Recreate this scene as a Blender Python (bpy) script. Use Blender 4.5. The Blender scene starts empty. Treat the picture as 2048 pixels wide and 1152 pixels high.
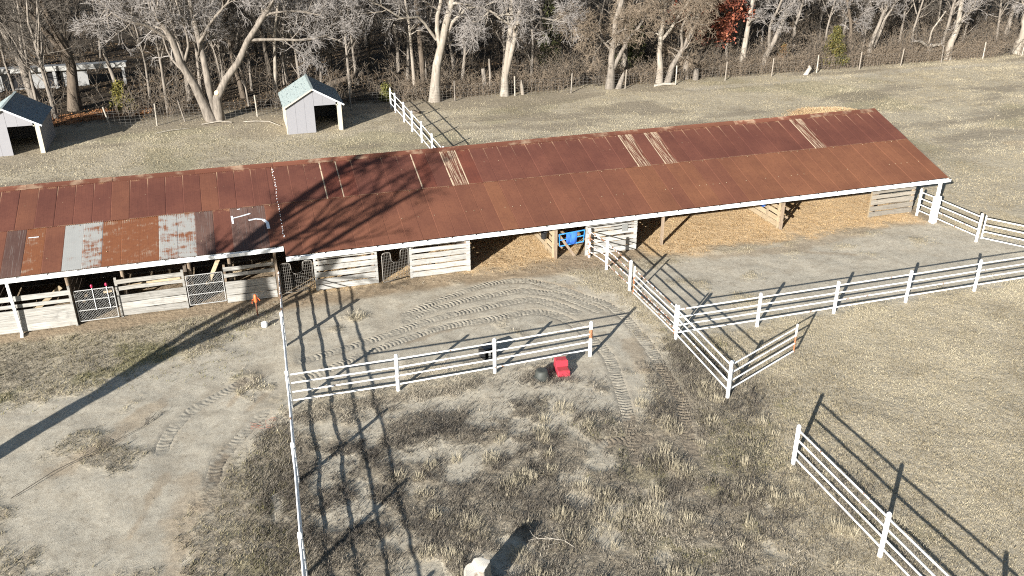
import bpy, math, random
import numpy as np
from mathutils import Matrix, Vector

# ------------------------------------------------------------------ camera, sky, sun, exposure
SC = bpy.context.scene
COL = SC.collection
CAM_H, PITCH, ROLL, YAW, FPX = 16.1307691, 0.445093418, -0.0029065, 0.302723402, 1762.54168
cp, sp_, cy_, sy_ = math.cos(PITCH), math.sin(PITCH), math.cos(YAW), math.sin(YAW)
fw = Vector((sy_*cp, cy_*cp, -sp_)); rt = Vector((cy_, -sy_, 0)); up = rt.cross(fw)
r2 = math.cos(ROLL)*rt + math.sin(ROLL)*up; u2 = -math.sin(ROLL)*rt + math.cos(ROLL)*up
cam = bpy.data.cameras.new('camera'); cam.sensor_width = 36; cam.lens = FPX/2048*36
cam.clip_start = 0.2; cam.clip_end = 2000
co = bpy.data.objects.new('camera', cam); COL.objects.link(co)
co.matrix_world = Matrix(((r2.x, u2.x, -fw.x, 0), (r2.y, u2.y, -fw.y, 0), (r2.z, u2.z, -fw.z, CAM_H), (0, 0, 0, 1)))
SC.camera = co

SUN_AZ, SUN_EL = math.radians(43.8), math.radians(17.4)     # light travels towards SUN_AZ (from +X to +Y)
ld = Vector((math.cos(SUN_AZ)*math.cos(SUN_EL), math.sin(SUN_AZ)*math.cos(SUN_EL), -math.sin(SUN_EL)))
W = bpy.data.worlds.new('World'); SC.world = W; W.use_nodes = True
wt = W.node_tree; bg = wt.nodes['Background']
sky = wt.nodes.new('ShaderNodeTexSky'); sky.sky_type = 'NISHITA'; sky.sun_disc = False
sky.sun_elevation = SUN_EL; sky.sun_rotation = math.atan2(-ld.x, -ld.y)
sky.air_density = 1.0; sky.dust_density = 0.6
wt.links.new(sky.outputs[0], bg.inputs[0]); bg.inputs[1].default_value = 0.05
sl = bpy.data.lights.new('sun', 'SUN'); sl.energy = 5.0; sl.angle = math.radians(0.5); sl.color = (1, 0.965, 0.905)
so = bpy.data.objects.new('sun', sl); COL.objects.link(so)
so.rotation_euler = ld.to_track_quat('-Z', 'Y').to_euler(); so.location = (-20, -10, 30)
vs = SC.view_settings
vs.view_transform = 'Standard'; vs.look = 'None'; vs.gamma = 1; vs.use_curve_mapping = False; vs.exposure = 1.40
SC.cycles.use_denoising = False; SC.cycles.filter_width = 1.1; SC.cycles.max_bounces = 6; SC.cycles.sample_clamp_indirect = 3

R = np.random.default_rng(7); random.seed(7)

# ------------------------------------------------------------------ node helpers
class T:
    def __init__(s, name, rough=0.85, spec=0.3, metallic=0.0):
        s.m = bpy.data.materials.new(name); s.m.use_nodes = True; s.t = s.m.node_tree
        s.b = s.t.nodes['Principled BSDF']; s.b.inputs['Roughness'].default_value = rough
        s.b.inputs['Specular IOR Level'].default_value = spec; s.b.inputs['Metallic'].default_value = metallic
        s.geo = s.n('ShaderNodeNewGeometry'); s.tc = s.n('ShaderNodeTexCoord')
        s.P = s.geo.outputs['Position']; s.O = s.tc.outputs['Object']
    def put(s, sock, v):
        if hasattr(v, 'is_output') or isinstance(v, bpy.types.NodeSocket): s.t.links.new(v, sock)
        else:
            if isinstance(v, tuple) and len(v) == 3 and sock.type == 'RGBA': v = v+(1,)
            sock.default_value = v
    def n(s, typ, ins=None, **a):
        x = s.t.nodes.new(typ)
        for k, v in a.items(): setattr(x, k, v)
        for k, v in (ins or {}).items(): s.put(x.inputs[k], v)
        return x
    def noise(s, sc, det=4, vec=None, rough=.6, out=0):
        return s.n('ShaderNodeTexNoise', {'Vector': vec or s.P, 'Scale': sc, 'Detail': det, 'Roughness': rough}).outputs[out]
    def scale(s, vec, xyz):
        return s.n('ShaderNodeVectorMath', {0: vec, 1: xyz}, operation='MULTIPLY').outputs[0]
    def math(s, op, a, b=0.0, c=None):
        d = {0: a, 1: b}
        if c is not None: d[2] = c
        return s.n('ShaderNodeMath', d, operation=op).outputs[0]
    def step(s, v, a, b):
        return s.n('ShaderNodeMapRange', {0: v, 1: a, 2: b, 3: 0.0, 4: 1.0}, interpolation_type='SMOOTHSTEP').outputs[0]
    def mix(s, f, a, b, mode='MIX'):
        return s.n('ShaderNodeMix', {0: f, 6: a, 7: b}, data_type='RGBA', blend_type=mode).outputs[2]
    def ramp(s, f, stops):
        x = s.n('ShaderNodeValToRGB', {0: f}); e = x.color_ramp.elements
        while len(e) < len(stops): e.new(.5)
        for i, (p, c) in enumerate(stops): e[i].position = p; e[i].color = c+(1,)
        return x.outputs[0]
    def attr(s, name): return s.n('ShaderNodeAttribute', attribute_name=name)
    def rnd(s): return s.n('ShaderNodeObjectInfo').outputs['Random']
    def bump(s, h, st=.5, dist=.02):
        s.put(s.b.inputs['Normal'], s.n('ShaderNodeBump', {'Height': h, 'Strength': st, 'Distance': dist}).outputs[0])
    def col(s, c): s.put(s.b.inputs['Base Color'], c); return s.m

def var(t, c, amt=.35):            # object-to-object brightness
    v = t.math('ADD', t.math('MULTIPLY', t.rnd(), amt), 1-amt/2)
    return t.n('ShaderNodeVectorMath', {0: c, 1: v}, operation='MULTIPLY').outputs[0]

M = {}
def paint(name, rust, base=(.80, .80, .79)):
    t = T(name, .45, .4); n = t.noise(9, 6, rough=.7); n2 = t.noise(1.7, 3)
    dirt = t.mix(t.step(t.noise(3, 5), .45, .75), base, tuple(x*.68 for x in base))
    v = t.math('ADD', t.math('MULTIPLY', n, .8), t.math('MULTIPLY', n2, .6))
    f = t.step(v, .93-rust*.8, .99-rust*.8)
    M[name] = t.col(t.mix(f, dirt, t.ramp(t.noise(25), [(.35, (.13, .06, .035)), (.65, (.30, .16, .085))])))
paint('white_paint', .12); paint('white_paint_chipped', .17); paint('white_paint_rusty', .33); paint('rusty_pipe', .50)

def band(name, z0, z1):
    t = T(name, .5, .4); z = t.n('ShaderNodeSeparateXYZ', {0: t.O}).outputs[2]; n = t.math('MULTIPLY', t.math('SUBTRACT', t.noise(14, 5, rough=.7), .5), .5); zn = t.math('ADD', z, n)
    f = t.math('MULTIPLY', t.step(zn, z0-.03, z0+.03), t.math('SUBTRACT', 1.0, t.step(zn, z1-.03, z1+.03)))
    M[name] = t.col(t.mix(f, (.8, .8, .79), t.ramp(t.noise(25), [(.35, (.16, .06, .03)), (.65, (.36, .17, .08))])))
band('paint_rust_middle', .72, 1.12); band('paint_rust_low', .05, .92)
def rust(name, dark, light, pale=0.0, seam=0.0, edge=False, lap=False, pc2=(.48, .37, .26)):
    t = T(name, .75, .25)
    st = t.noise(1, 5, t.scale(t.O, (30, .7, 1)), .65)       # streaks down the slope
    bl = t.noise(.55, 5); fi = t.noise(9, 4)
    v = t.math('ADD', t.math('MULTIPLY', bl, .75), t.math('MULTIPLY', st, .35))
    c = t.mix(t.step(v, .36, .74), dark, light)
    c = t.mix(t.math('MULTIPLY', t.step(fi, .45, .7), .3), c, tuple(x*.7 for x in dark))
    c = var(t, c, .13)
    x = t.n('ShaderNodeSeparateXYZ', {0: t.O}).outputs
    pc = (.46, .32, .20)
    if seam:                                                   # bright bare edge below the ridge at some seams
        e = t.math('SUBTRACT', 1.0, t.step(x[0], .0, .05))
        yy = t.math('ADD', x[1], t.math('MULTIPLY', t.noise(1.3, 2), 1.6))
        f = t.math('MULTIPLY', t.math('MULTIPLY', e, t.step(yy, 2.6, 3.5)), seam)
        c = t.mix(f, c, pc)
        yt = t.math('MULTIPLY', t.step(x[1], 2.5, 2.75), t.step(t.noise(4, 3), .5, .65))
        c = t.mix(t.math('MULTIPLY', yt, .45), c, (.42, .24, .13))
    if edge:
        f = t.math('MULTIPLY', t.math('SUBTRACT', 1.0, t.step(x[0], .04, .075)), t.step(t.noise(2.2, 3), .30, .45)); c = t.mix(f, c, (.42, .33, .23))
    if lap:
        f = t.math('MULTIPLY', t.math('SUBTRACT', 1.0, t.step(x[1], .015, .05)), t.step(t.noise(3, 3), .36, .55)); c = t.mix(t.math('MULTIPLY', f, .6), c, (.33, .20, .12))
    if pale:
        s2 = t.noise(1, 4, t.scale(t.O, (22, .5, 1)), .6)
        s3 = t.noise(1, 4, t.scale(t.O, (40, 3, 1)), .7)
        f = t.math('MULTIPLY', t.step(s2, .60-pale, .68-pale), t.step(s3, .33, .52))
        c = t.mix(f, c, t.mix(t.noise(14), tuple(q*.75 for q in pc2), pc2))
    t.bump(t.noise(40, 3), .15, .01)
    M[name] = t.col(c)
rust('rust_maroon', (.094, .034, .0245), (.138, .052, .034), seam=.55, lap=True)
rust('rust_brown', (.114, .044, .028), (.160, .064, .037))
rust('rust_orange', (.130, .052, .030), (.186, .078, .041))
rust('rust_streaked', (.085, .030, .02), (.14, .052, .03), pale=.12, seam=.9, edge=True, lap=True)
rust('rust_grey', (.078, .042, .034), (.120, .070, .055), pale=.05, pc2=(.16, .125, .11))
rust('rust_edge_streak', (.085, .028, .02), (.16, .05, .03), seam=1.0, edge=True, lap=True)
def galv(name, th, grey=(.42, .43, .41)):
    t = T(name, .5, .5, .15)
    b = t.noise(1, 5, t.scale(t.P, (2.0, 3.4, 3.4)), .6); s = t.noise(1, 5, t.scale(t.O, (26, 1.2, 1)), .65)
    v = t.math('ADD', t.math('MULTIPLY', b, .65), t.math('MULTIPLY', s, .45))
    c = t.mix(t.noise(3, 4), tuple(x*.8 for x in grey), grey)
    c = t.mix(t.step(v, th-.05, th+.10), c, t.mix(t.noise(8), (.24, .095, .04), (.145, .052, .026)))
    M[name] = t.col(c)
galv('galvanized', .68, (.36, .36, .34)); galv('galvanized_rusty', .555, (.36, .355, .33)); galv('rust_bright', .42, (.34, .25, .18))

def wood(name, a, b, grain=(1.2, 30, 30)):
    t = T(name, .85, .2)
    g = t.noise(1, 5, t.scale(t.O, grain), .65); w = t.noise(.9, 3); k = t.noise(5, 4)
    c = t.mix(t.step(g, .3, .7), a, b)
    c = t.mix(t.math('MULTIPLY', t.step(k, .52, .72), .4), c, tuple(x*.55 for x in a))
    c = t.mix(t.math('MULTIPLY', t.step(w, .45, .7), .3), c, (.21, .185, .15))
    t.bump(g, .4, .01); M[name] = t.col(var(t, c, .38))
wood('board_pale', (.19, .182, .165), (.37, .36, .335)); wood('board_white', (.24, .235, .22), (.44, .435, .415))
wood('board_grey', (.17, .155, .135), (.28, .255, .215)); wood('board_tan', (.24, .185, .12), (.37, .30, .20))
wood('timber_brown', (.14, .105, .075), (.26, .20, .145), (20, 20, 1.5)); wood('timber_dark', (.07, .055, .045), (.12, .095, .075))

def plain(name, c, rough=.6, spec=.4, metal=0., amt=.15):
    t = T(name, rough, spec, metal); n = t.noise(6, 4)
    t.m['n'] = 1; M[name] = t.col(t.mix(n, tuple(x*(1-amt) for x in c), tuple(min(1, x*(1+amt)) for x in c)))
plain('gutter_white', (.78, .79, .79), .4); plain('galv_wire', (.42, .42, .41), .45, .5, .4); plain('wire_dull', (.21, .195, .175), .6)
plain('black_rubber', (.045, .048, .042), .6, .35); plain('black_plastic', (.014, .015, .017), .4, .5)
plain('red_plastic', (.33, .032, .048), .5, .4); plain('red_plastic_worn', (.36, .05, .055), .6, .4)
plain('blue_canvas', (.035, .13, .50), .7, .3, 0, .3); plain('blue_strap', (.035, .22, .55), .6, .3)
plain('orange_paint', (.62, .13, .04), .5); plain('rust_pipe', (.17, .07, .04), .8); plain('magenta_knob', (.34, .015, .06), .4)
plain('grey_metal', (.22, .225, .22), .5, .5, .2); plain('clip_dark', (.06, .06, .06), .6); plain('sealant', (.72, .75, .78), .5, .4)
plain('shed_siding', (.225, .223, .236), .55, .4, 0, .06); plain('cream_trim', (.46, .42, .33), .7, .3, 0, .1)
plain('shed_interior', (.12, .11, .10), .9); plain('derelict_white', (.24, .24, .235), .6, .3, 0, .25)
plain('twine', (.36, .10, .06), .8); plain('opening_shade', (.02, .02, .022), .2, .5)
t = T('teal_metal', .42, .5, .25); n = t.noise(1, 3, t.scale(t.O, (9, 1.2, 3)), .6)
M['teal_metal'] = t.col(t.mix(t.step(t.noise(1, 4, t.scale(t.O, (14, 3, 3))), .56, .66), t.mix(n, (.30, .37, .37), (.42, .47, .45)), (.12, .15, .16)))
t = T('teal_metal_shaded', .45, .5, .25); M['teal_metal_shaded'] = t.col(t.mix(t.step(t.noise(1, 4, t.scale(t.O, (14, 3, 3))), .55, .66), (.11, .155, .18), (.02, .025, .03)))  # same roof metal with the shade of the east slope put into its colour

def bark(name, a, b, tip=None):
    t = T(name, .9, .15); g = t.noise(1, 5, t.scale(t.P, (7, 7, 1.6)), .65)
    c = t.mix(t.step(g, .3, .7), a, b)
    if tip: c = t.mix(t.step(t.noise(.8, 3), .42, .6), c, tip)
    t.bump(g, .6, .03); M[name] = t.col(c)
bark('bark_grey', (.11, .095, .08), (.235, .205, .172)); bark('bark_brown', (.065, .052, .040), (.135, .108, .083))
bark('bark_white', (.16, .138, .112), (.35, .315, .265), (.24, .207, .17)); bark('bark_dark', (.045, .037, .030), (.10, .085, .068))
bark('twig_pale', (.225, .205, .19), (.335, .31, .29)); bark('twig_tan', (.18, .14, .10), (.28, .225, .17))
bark('twig_brown', (.078, .067, .056), (.15, .132, .112)); bark('twig_dark', (.06, .05, .04), (.13, .11, .09))
bark('log_pale', (.25, .22, .18), (.42, .385, .33)); bark('cut_wood', (.52, .40, .22), (.66, .56, .38))
def leafm(name, tr=.25):
    t = T(name, .7, .25); a = t.attr('tint').outputs['Color']
    M[name] = t.col(a)
leafm('leaf_tint'); leafm('grass_tint')

# ------------------------------------------------------------------ mesh helpers
def npmesh(name, V, F, mats, fm=None, smooth=False, tint=None):
    """V (n,3); F list of (k,m) index arrays"""
    me = bpy.data.meshes.new(name); V = np.asarray(V, np.float32)
    me.vertices.add(len(V)); me.vertices.foreach_set('co', V.ravel())
    F = [np.asarray(f, np.int32) for f in F if len(f)]
    idx = np.concatenate([f.ravel() for f in F]); sizes = np.concatenate([np.full(len(f), f.shape[1], np.int32) for f in F])
    me.loops.add(len(idx)); me.loops.foreach_set('vertex_index', idx)
    me.polygons.add(len(sizes)); st = np.zeros(len(sizes), np.int32); st[1:] = np.cumsum(sizes)[:-1]
    me.polygons.foreach_set('loop_start', st)
    if fm is not None: me.polygons.foreach_set('material_index', np.asarray(fm, np.int32))
    if smooth: me.polygons.foreach_set('use_smooth', np.ones(len(sizes), bool))
    for m in (mats if isinstance(mats, (list, tuple)) else [mats]): me.materials.append(M[m])
    if tint is not None:
        a = me.color_attributes.new('tint', 'FLOAT_COLOR', 'POINT'); c = np.ones((len(V), 4), np.float32); c[:, :3] = tint
        a.data.foreach_set('color', c.ravel())
    me.update(calc_edges=True); return me

class MB:
    def __init__(s): s.v = []; s.f = []; s.fm = []; s.sm = []
    def _add(s, vs, fs, mi, sm=False):
        o = len(s.v); s.v += [tuple(v) for v in vs]
        for f in fs: s.f.append([i+o for i in f]); s.fm.append(mi); s.sm.append(sm)
    def box(s, a, b, mi=0, mat=None, jit=0):
        x0, y0, z0 = a; x1, y1, z1 = b
        vs = [Vector(p) for p in ((x0, y0, z0), (x1, y0, z0), (x1, y1, z0), (x0, y1, z0), (x0, y0, z1), (x1, y0, z1), (x1, y1, z1), (x0, y1, z1))]
        if jit: vs = [v+Vector((random.uniform(-jit, jit)*.5, 0, random.uniform(-jit, jit))) for v in vs]
        if mat: vs = [mat @ v for v in vs]
        s._add(vs, [(0, 3, 2, 1), (4, 5, 6, 7), (0, 1, 5, 4), (1, 2, 6, 5), (2, 3, 7, 6), (3, 0, 4, 7)], mi); return s
    def beam(s, p, q, w, h, mi=0):
        p, q = Vector(p), Vector(q); d = q-p; L = d.length; x = d.normalized(); u = Vector((0, 0, 1)) if abs(x.z) < .95 else Vector((0, 1, 0))
        y = u.cross(x).normalized(); z = x.cross(y)
        mt = Matrix(((x.x, y.x, z.x, p.x), (x.y, y.y, z.y, p.y), (x.z, y.z, z.z, p.z), (0, 0, 0, 1)))
        return s.box((0, -w/2, -h/2), (L, w/2, h/2), mi, mt)
    def tube(s, pts, rad, n=8, mi=0, cap=True, dome=False):
        pts = [Vector(p) for p in pts]; rad = rad if isinstance(rad, (list, tuple)) else [rad]*len(pts)
        if dome:
            d = (pts[-1]-pts[-2]).normalized(); r = rad[-1]
            pts = pts+[pts[-1]+d*r*.45, pts[-1]+d*r*.8]; rad = list(rad)+[r*.85, r*.35]
        vs = []; N = len(pts)
        for i, p in enumerate(pts):
            t = (pts[min(i+1, N-1)]-pts[max(i-1, 0)]).normalized(); ref = Vector((0, 0, 1)) if abs(t.z) < .8 else Vector((1, 0, 0))
            u = t.cross(ref).normalized(); w = t.cross(u)
            vs += [p+(u*math.cos(6.28318*k/n)+w*math.sin(6.28318*k/n))*rad[i] for k in range(n)]
        fs = [(i*n+k, i*n+(k+1) % n, (i+1)*n+(k+1) % n, (i+1)*n+k) for i in range(N-1) for k in range(n)]
        s._add(vs, fs, mi, True)
        if cap: s._add(vs[:n], [tuple(range(n))[::-1]], mi); s._add(vs[-n:], [tuple(range(n))], mi)
        return s
    def ext(s, prof, a, b, mi=0, axis='x'):      # extrude a closed (y,z) profile along x
        n = len(prof); vs = [(a, y, z) for y, z in prof]+[(b, y, z) for y, z in prof]
        s._add(vs, [(k, (k+1) % n, n+(k+1) % n, n+k) for k in range(n)]+[tuple(range(n))[::-1], tuple(range(n, 2*n))], mi); return s
    def mesh(s, name, mats):
        me = bpy.data.meshes.new(name); me.from_pydata(s.v, [], s.f)
        for m in (mats if isinstance(mats, (list, tuple)) else [mats]): me.materials.append(M[m])
        me.polygons.foreach_set('material_index', s.fm); me.polygons.foreach_set('use_smooth', s.sm); me.update(); return me

def obj(name, me, parent=None, loc=(0, 0, 0), rot=(0, 0, 0), scale=None, **props):
    o = bpy.data.objects.new(name, me); COL.objects.link(o)
    if parent is not None: o.parent = parent
    o.location = loc; o.rotation_euler = rot
    if scale: o.scale = scale
    for k, v in props.items(): o[k] = v
    return o
def thing(name, label, cat, loc=(0, 0, 0), rz=0, group=None):
    o = bpy.data.objects.new(name, None); COL.objects.link(o); o.empty_display_size = .2
    o.location = loc; o.rotation_euler = (0, 0, rz); o['label'] = label; o['category'] = cat
    if group: o['group'] = group
    return o
def tag(o, label, cat, group=None):
    o['label'] = label; o['category'] = cat
    if group: o['group'] = group
    return o

def tubes(P, Rd, sides):
    """P (B,n,3) polylines, Rd (B,n) -> verts, quads"""
    B, n, _ = P.shape; t = np.empty_like(P); t[:, 1:-1] = P[:, 2:]-P[:, :-2]; t[:, 0] = P[:, 1]-P[:, 0]; t[:, -1] = P[:, -1]-P[:, -2]
    t /= np.linalg.norm(t, axis=2, keepdims=True)+1e-9
    ref = np.where(np.abs(t[:, :1, 2:3]) > .75, np.array([1., .2, 0]), np.array([.1, .1, 1.]))
    u = np.cross(t, np.broadcast_to(ref, t.shape)); u /= np.linalg.norm(u, axis=2, keepdims=True)+1e-9; w = np.cross(t, u)
    a = np.arange(sides)*2*np.pi/sides
    V = P[:, :, None]+(u[:, :, None]*np.cos(a)[:, None]+w[:, :, None]*np.sin(a)[:, None])*Rd[:, :, None, None]
    i = np.arange(B)[:, None, None]*n*sides+np.arange(n-1)[None, :, None]*sides; k = np.arange(sides); k2 = (k+1) % sides
    Q = np.stack([i+k, i+k2, i+sides+k2, i+sides+k], -1).reshape(-1, 4)
    return V.reshape(-1, 3), Q
def merge(parts):
    V = []; F = []; o = 0; fm = []
    for v, q, m in parts: V.append(v); F.append(q+o); fm.append(np.full(len(q), m)); o += len(v)
    return np.concatenate(V), F, np.concatenate(fm)

# ------------------------------------------------------------------ noise and zones (world metres)
def vn(x, y, s, seed=0):
    x = np.asarray(x, float)*s+seed*17.3; y = np.asarray(y, float)*s-seed*9.1; xi = np.floor(x); yi = np.floor(y); fx = x-xi; fy = y-yi
    fx = fx*fx*(3-2*fx); fy = fy*fy*(3-2*fy)
    def h(a, b): v = np.sin(a*127.1+b*311.7+seed*13.7)*43758.5453; return v-np.floor(v)
    return (h(xi, yi)*(1-fx)+h(xi+1, yi)*fx)*(1-fy)+(h(xi, yi+1)*(1-fx)+h(xi+1, yi+1)*fx)*fy
def fbm(x, y, s, o=4, seed=0):
    a = 0; w = .5; tot = 0
    for k in range(o): a = a+w*vn(x, y, s*2.03**k, seed+k*3); tot += w; w *= .55
    return a/tot
def sst(v, a, b):
    t = np.clip((v-a)/(b-a), 0, 1); return t*t*(3-2*t)
def polysd(x, y, pts):
    """signed distance, positive inside"""
    p = np.asarray(pts, float); q = np.roll(p, -1, 0); d = np.full(x.shape, 1e9); ins = np.zeros(x.shape, bool)
    for (ax, ay), (bx, by) in zip(p, q):
        ex, ey = bx-ax, by-ay; t = np.clip(((x-ax)*ex+(y-ay)*ey)/(ex*ex+ey*ey+1e-9), 0, 1)
        d = np.minimum(d, np.hypot(x-ax-t*ex, y-ay-t*ey))
        c = ((ay > y) != (by > y)) & (x < (bx-ax)*(y-ay)/(by-ay+1e-12)+ax); ins ^= c
    return np.where(ins, d, -d)
def lined(x, y, pts):
    d = np.full(x.shape, 1e9)
    for (ax, ay), (bx, by) in zip(pts[:-1], pts[1:]):
        ex, ey = bx-ax, by-ay; t = np.clip(((x-ax)*ex+(y-ay)*ey)/(ex*ex+ey*ey+1e-9), 0, 1); d = np.minimum(d, np.hypot(x-ax-t*ex, y-ay-t*ey))
    return d
def smooth_line(pts, step=.035):
    p = np.array(pts, float)
    p = np.vstack([2*p[0]-p[1], p, 2*p[-1]-p[-2]]); out = []
    for i in range(1, len(p)-2):
        t = np.linspace(0, 1, 24, endpoint=False)[:, None]; a, b, c, d = p[i-1], p[i], p[i+1], p[i+2]
        out.append(.5*((2*b)+(-a+c)*t+(2*a-5*b+4*c-d)*t**2+(-a+3*b-3*c+d)*t**3))
    q = np.vstack(out+[p[-2:-1]]); s = np.r_[0, np.cumsum(np.hypot(*np.diff(q, axis=0).T))]
    u = np.arange(0, s[-1], step); return np.c_[np.interp(u, s, q[:, 0]), np.interp(u, s, q[:, 1])]

YARD = [(-7.3, 18.0), (-8.2, 24), (-11, 28.0), (-8.78, 28.17), (-6.91, 28.85), (-4.23, 29.55), (-2.02, 30.6), (-.6, 31.95), (.88, 33.6), (3.45, 33.7), (9.0, 34.0), (12.65, 32.6), (14.4, 30.2), (13.93, 27.0), (13.1, 23.5), (11.33, 21.77), (10.4, 22.07), (10.48, 23.98), (8.95, 25.0), (7.33, 25.9), (3.94, 25.8), (.44, 25.6), (.0, 26.0), (-.5, 25.2), (-1.47, 24.3), (-2.09, 22.2), (-2.62, 19.98), (-3.0, 17), (-3.6, 10), (-7, 8)]
PEN = [(15.0, 33.2), (19.39, 33.0), (24.82, 33.2), (31.88, 33.7), (33.3, 31.5), (34.5, 29.5), (36, 28.2), (31.79, 26.3), (15.04, 26.3), (14.9, 29.94)]
BAND = [(.39, 24.65), (2.58, 25.34), (6.98, 24.93), (10.5, 24.5), (10.92, 22.85), (9.92, 21.77), (9.16, 23.41), (6.72, 24.02), (3.68, 24.05), (1.0, 23.05)]
PATCH = [(4.3, 22.1, 1.0), (6.6, 21.6, .9), (7.6, 22.1, .6), (7.2, 20.8, .5), (9.0, 23.4, .7), (5.0, 21.0, .6), (-6.4, 22.0, .1)]
DARKP = [(4.1, 23.1, .9), (5.0, 23.0, .6), (7.9, 20.8, .9), (9.6, 21.6, .7), (3.2, 31.4, .8), (2.6, 30.9, .5), (8.9, 29.3, .6), (9.0, 28.6, .5), (-6.9, 20.2, .9), (-6.2, 19.7, .6), (-5.1, 24.6, .7), (-.9, 27.7, .7), (5.2, 25.9, 1.2), (1.9, 25.3, 1.2), (9.0, 25.4, .8), (3.4, 25.4, .9), (6.3, 25.8, .8), (12.6, 23.9, .8), (20.5, 30.3, .35), (21.0, 29.9, .3), (26.0, 31.6, .45), (26.5, 30.9, .35), (27.1, 30.2, .3), (17.6, 30.4, .5), (30.1, 31.2, .5), (19.0, 28.0, .5), (23.5, 31.9, .5), (-4.4, 27.6, .4), (-6.3, 25.6, .6), (-5.6, 25.2, .5), (-2.9, 21.0, .35), (-4.0, 19.0, .4)]
STREAKS = [([(-3.45, 23.2), (-3.7, 22.5), (-3.95, 21.7)], .16), ([(-4.0, 21.4), (-4.3, 20.6)], .10), ([(-2.75, 22.6), (-2.95, 20.6), (-3.5, 17.5), (-4.0, 13)], .45), ([(4.9, 28.95), (6.4, 29.35), (7.4, 29.7)], .13), ([(6.6, 30.35), (8.2, 30.9)], .11), ([(-1.6, 26.5), (-1.1, 27.4), (-.5, 28.1)], .12), ([(-1.0, 26.0), (-.4, 26.8)], .13),
 ([(23.6, 32.3), (24.6, 31.6), (26.2, 30.9)], .16), ([(20, 32.6), (23, 32.4), (26, 32.8), (29, 33.4)], .45), ([(12.6, 30.9), (12.2, 31.6), (10.5, 33.3)], .3), ([(12.9, 26.5), (12.6, 24.5)], .35), ([(-6.5, 24.2), (-5.2, 25.6), (-3.8, 27.3)], .4)]
TRK = {
 'a': [(4.34, 30.58), (5.64, 31.39), (7.83, 32.48), (9.34, 32.99), (10.68, 32.88), (11.71, 31.97), (12.61, 30.66), (13.25, 29.72), (13.51, 28.74), (13.53, 27.35), (13.48, 26.11), (13.29, 24.85), (13.03, 23.17), (12.88, 22.22), (12.15, 20.39), (11.42, 18.34)],
 'b': [(4.27, 30.0), (5.93, 31.1), (7.62, 31.66), (8.99, 31.9), (10.34, 31.9), (11.58, 31.2), (12.2, 30.3), (12.75, 29.2), (13.0, 27.8)],
 'c': [(-.12, 26.69), (.5, 27.3), (1.52, 27.71), (3.64, 28.73), (5.22, 29.36), (6.53, 29.75), (8.42, 29.82), (9.69, 29.96), (10.5, 29.84), (11.07, 29.24), (11.43, 28.46), (11.6, 27.49), (11.71, 25.77), (11.35, 24.05), (10.96, 22.52), (10.55, 21.13), (9.95, 19.29), (9.74, 18.18)],
 'd': [(-.2, 28.5), (1.58, 28.9), (3.53, 29.5), (6.35, 30.5), (8.04, 30.76), (9.45, 31.0), (10.44, 31.0), (11.3, 30.3), (11.9, 29.2), (12.1, 28.0)],
 'e': [(-.1, 28.55), (-.61, 28.39), (-1.4, 27.66), (-2.26, 27.01), (-2.92, 26.37), (-3.37, 25.56), (-3.61, 24.67), (-3.52, 23.9), (-3.39, 23.15)],
 'f': [(-.02, 26.75), (-.2, 26.5), (-.52, 25.7), (-.99, 25.0), (-1.49, 24.19), (-1.98, 23.41), (-2.17, 22.42), (-2.4, 21.2)],
 'g': [(8.2, 20.92), (9.33, 20.76), (10.76, 20.55), (12.01, 19.96)]}
TL = {k: smooth_line(v) for k, v in TRK.items()}

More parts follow.
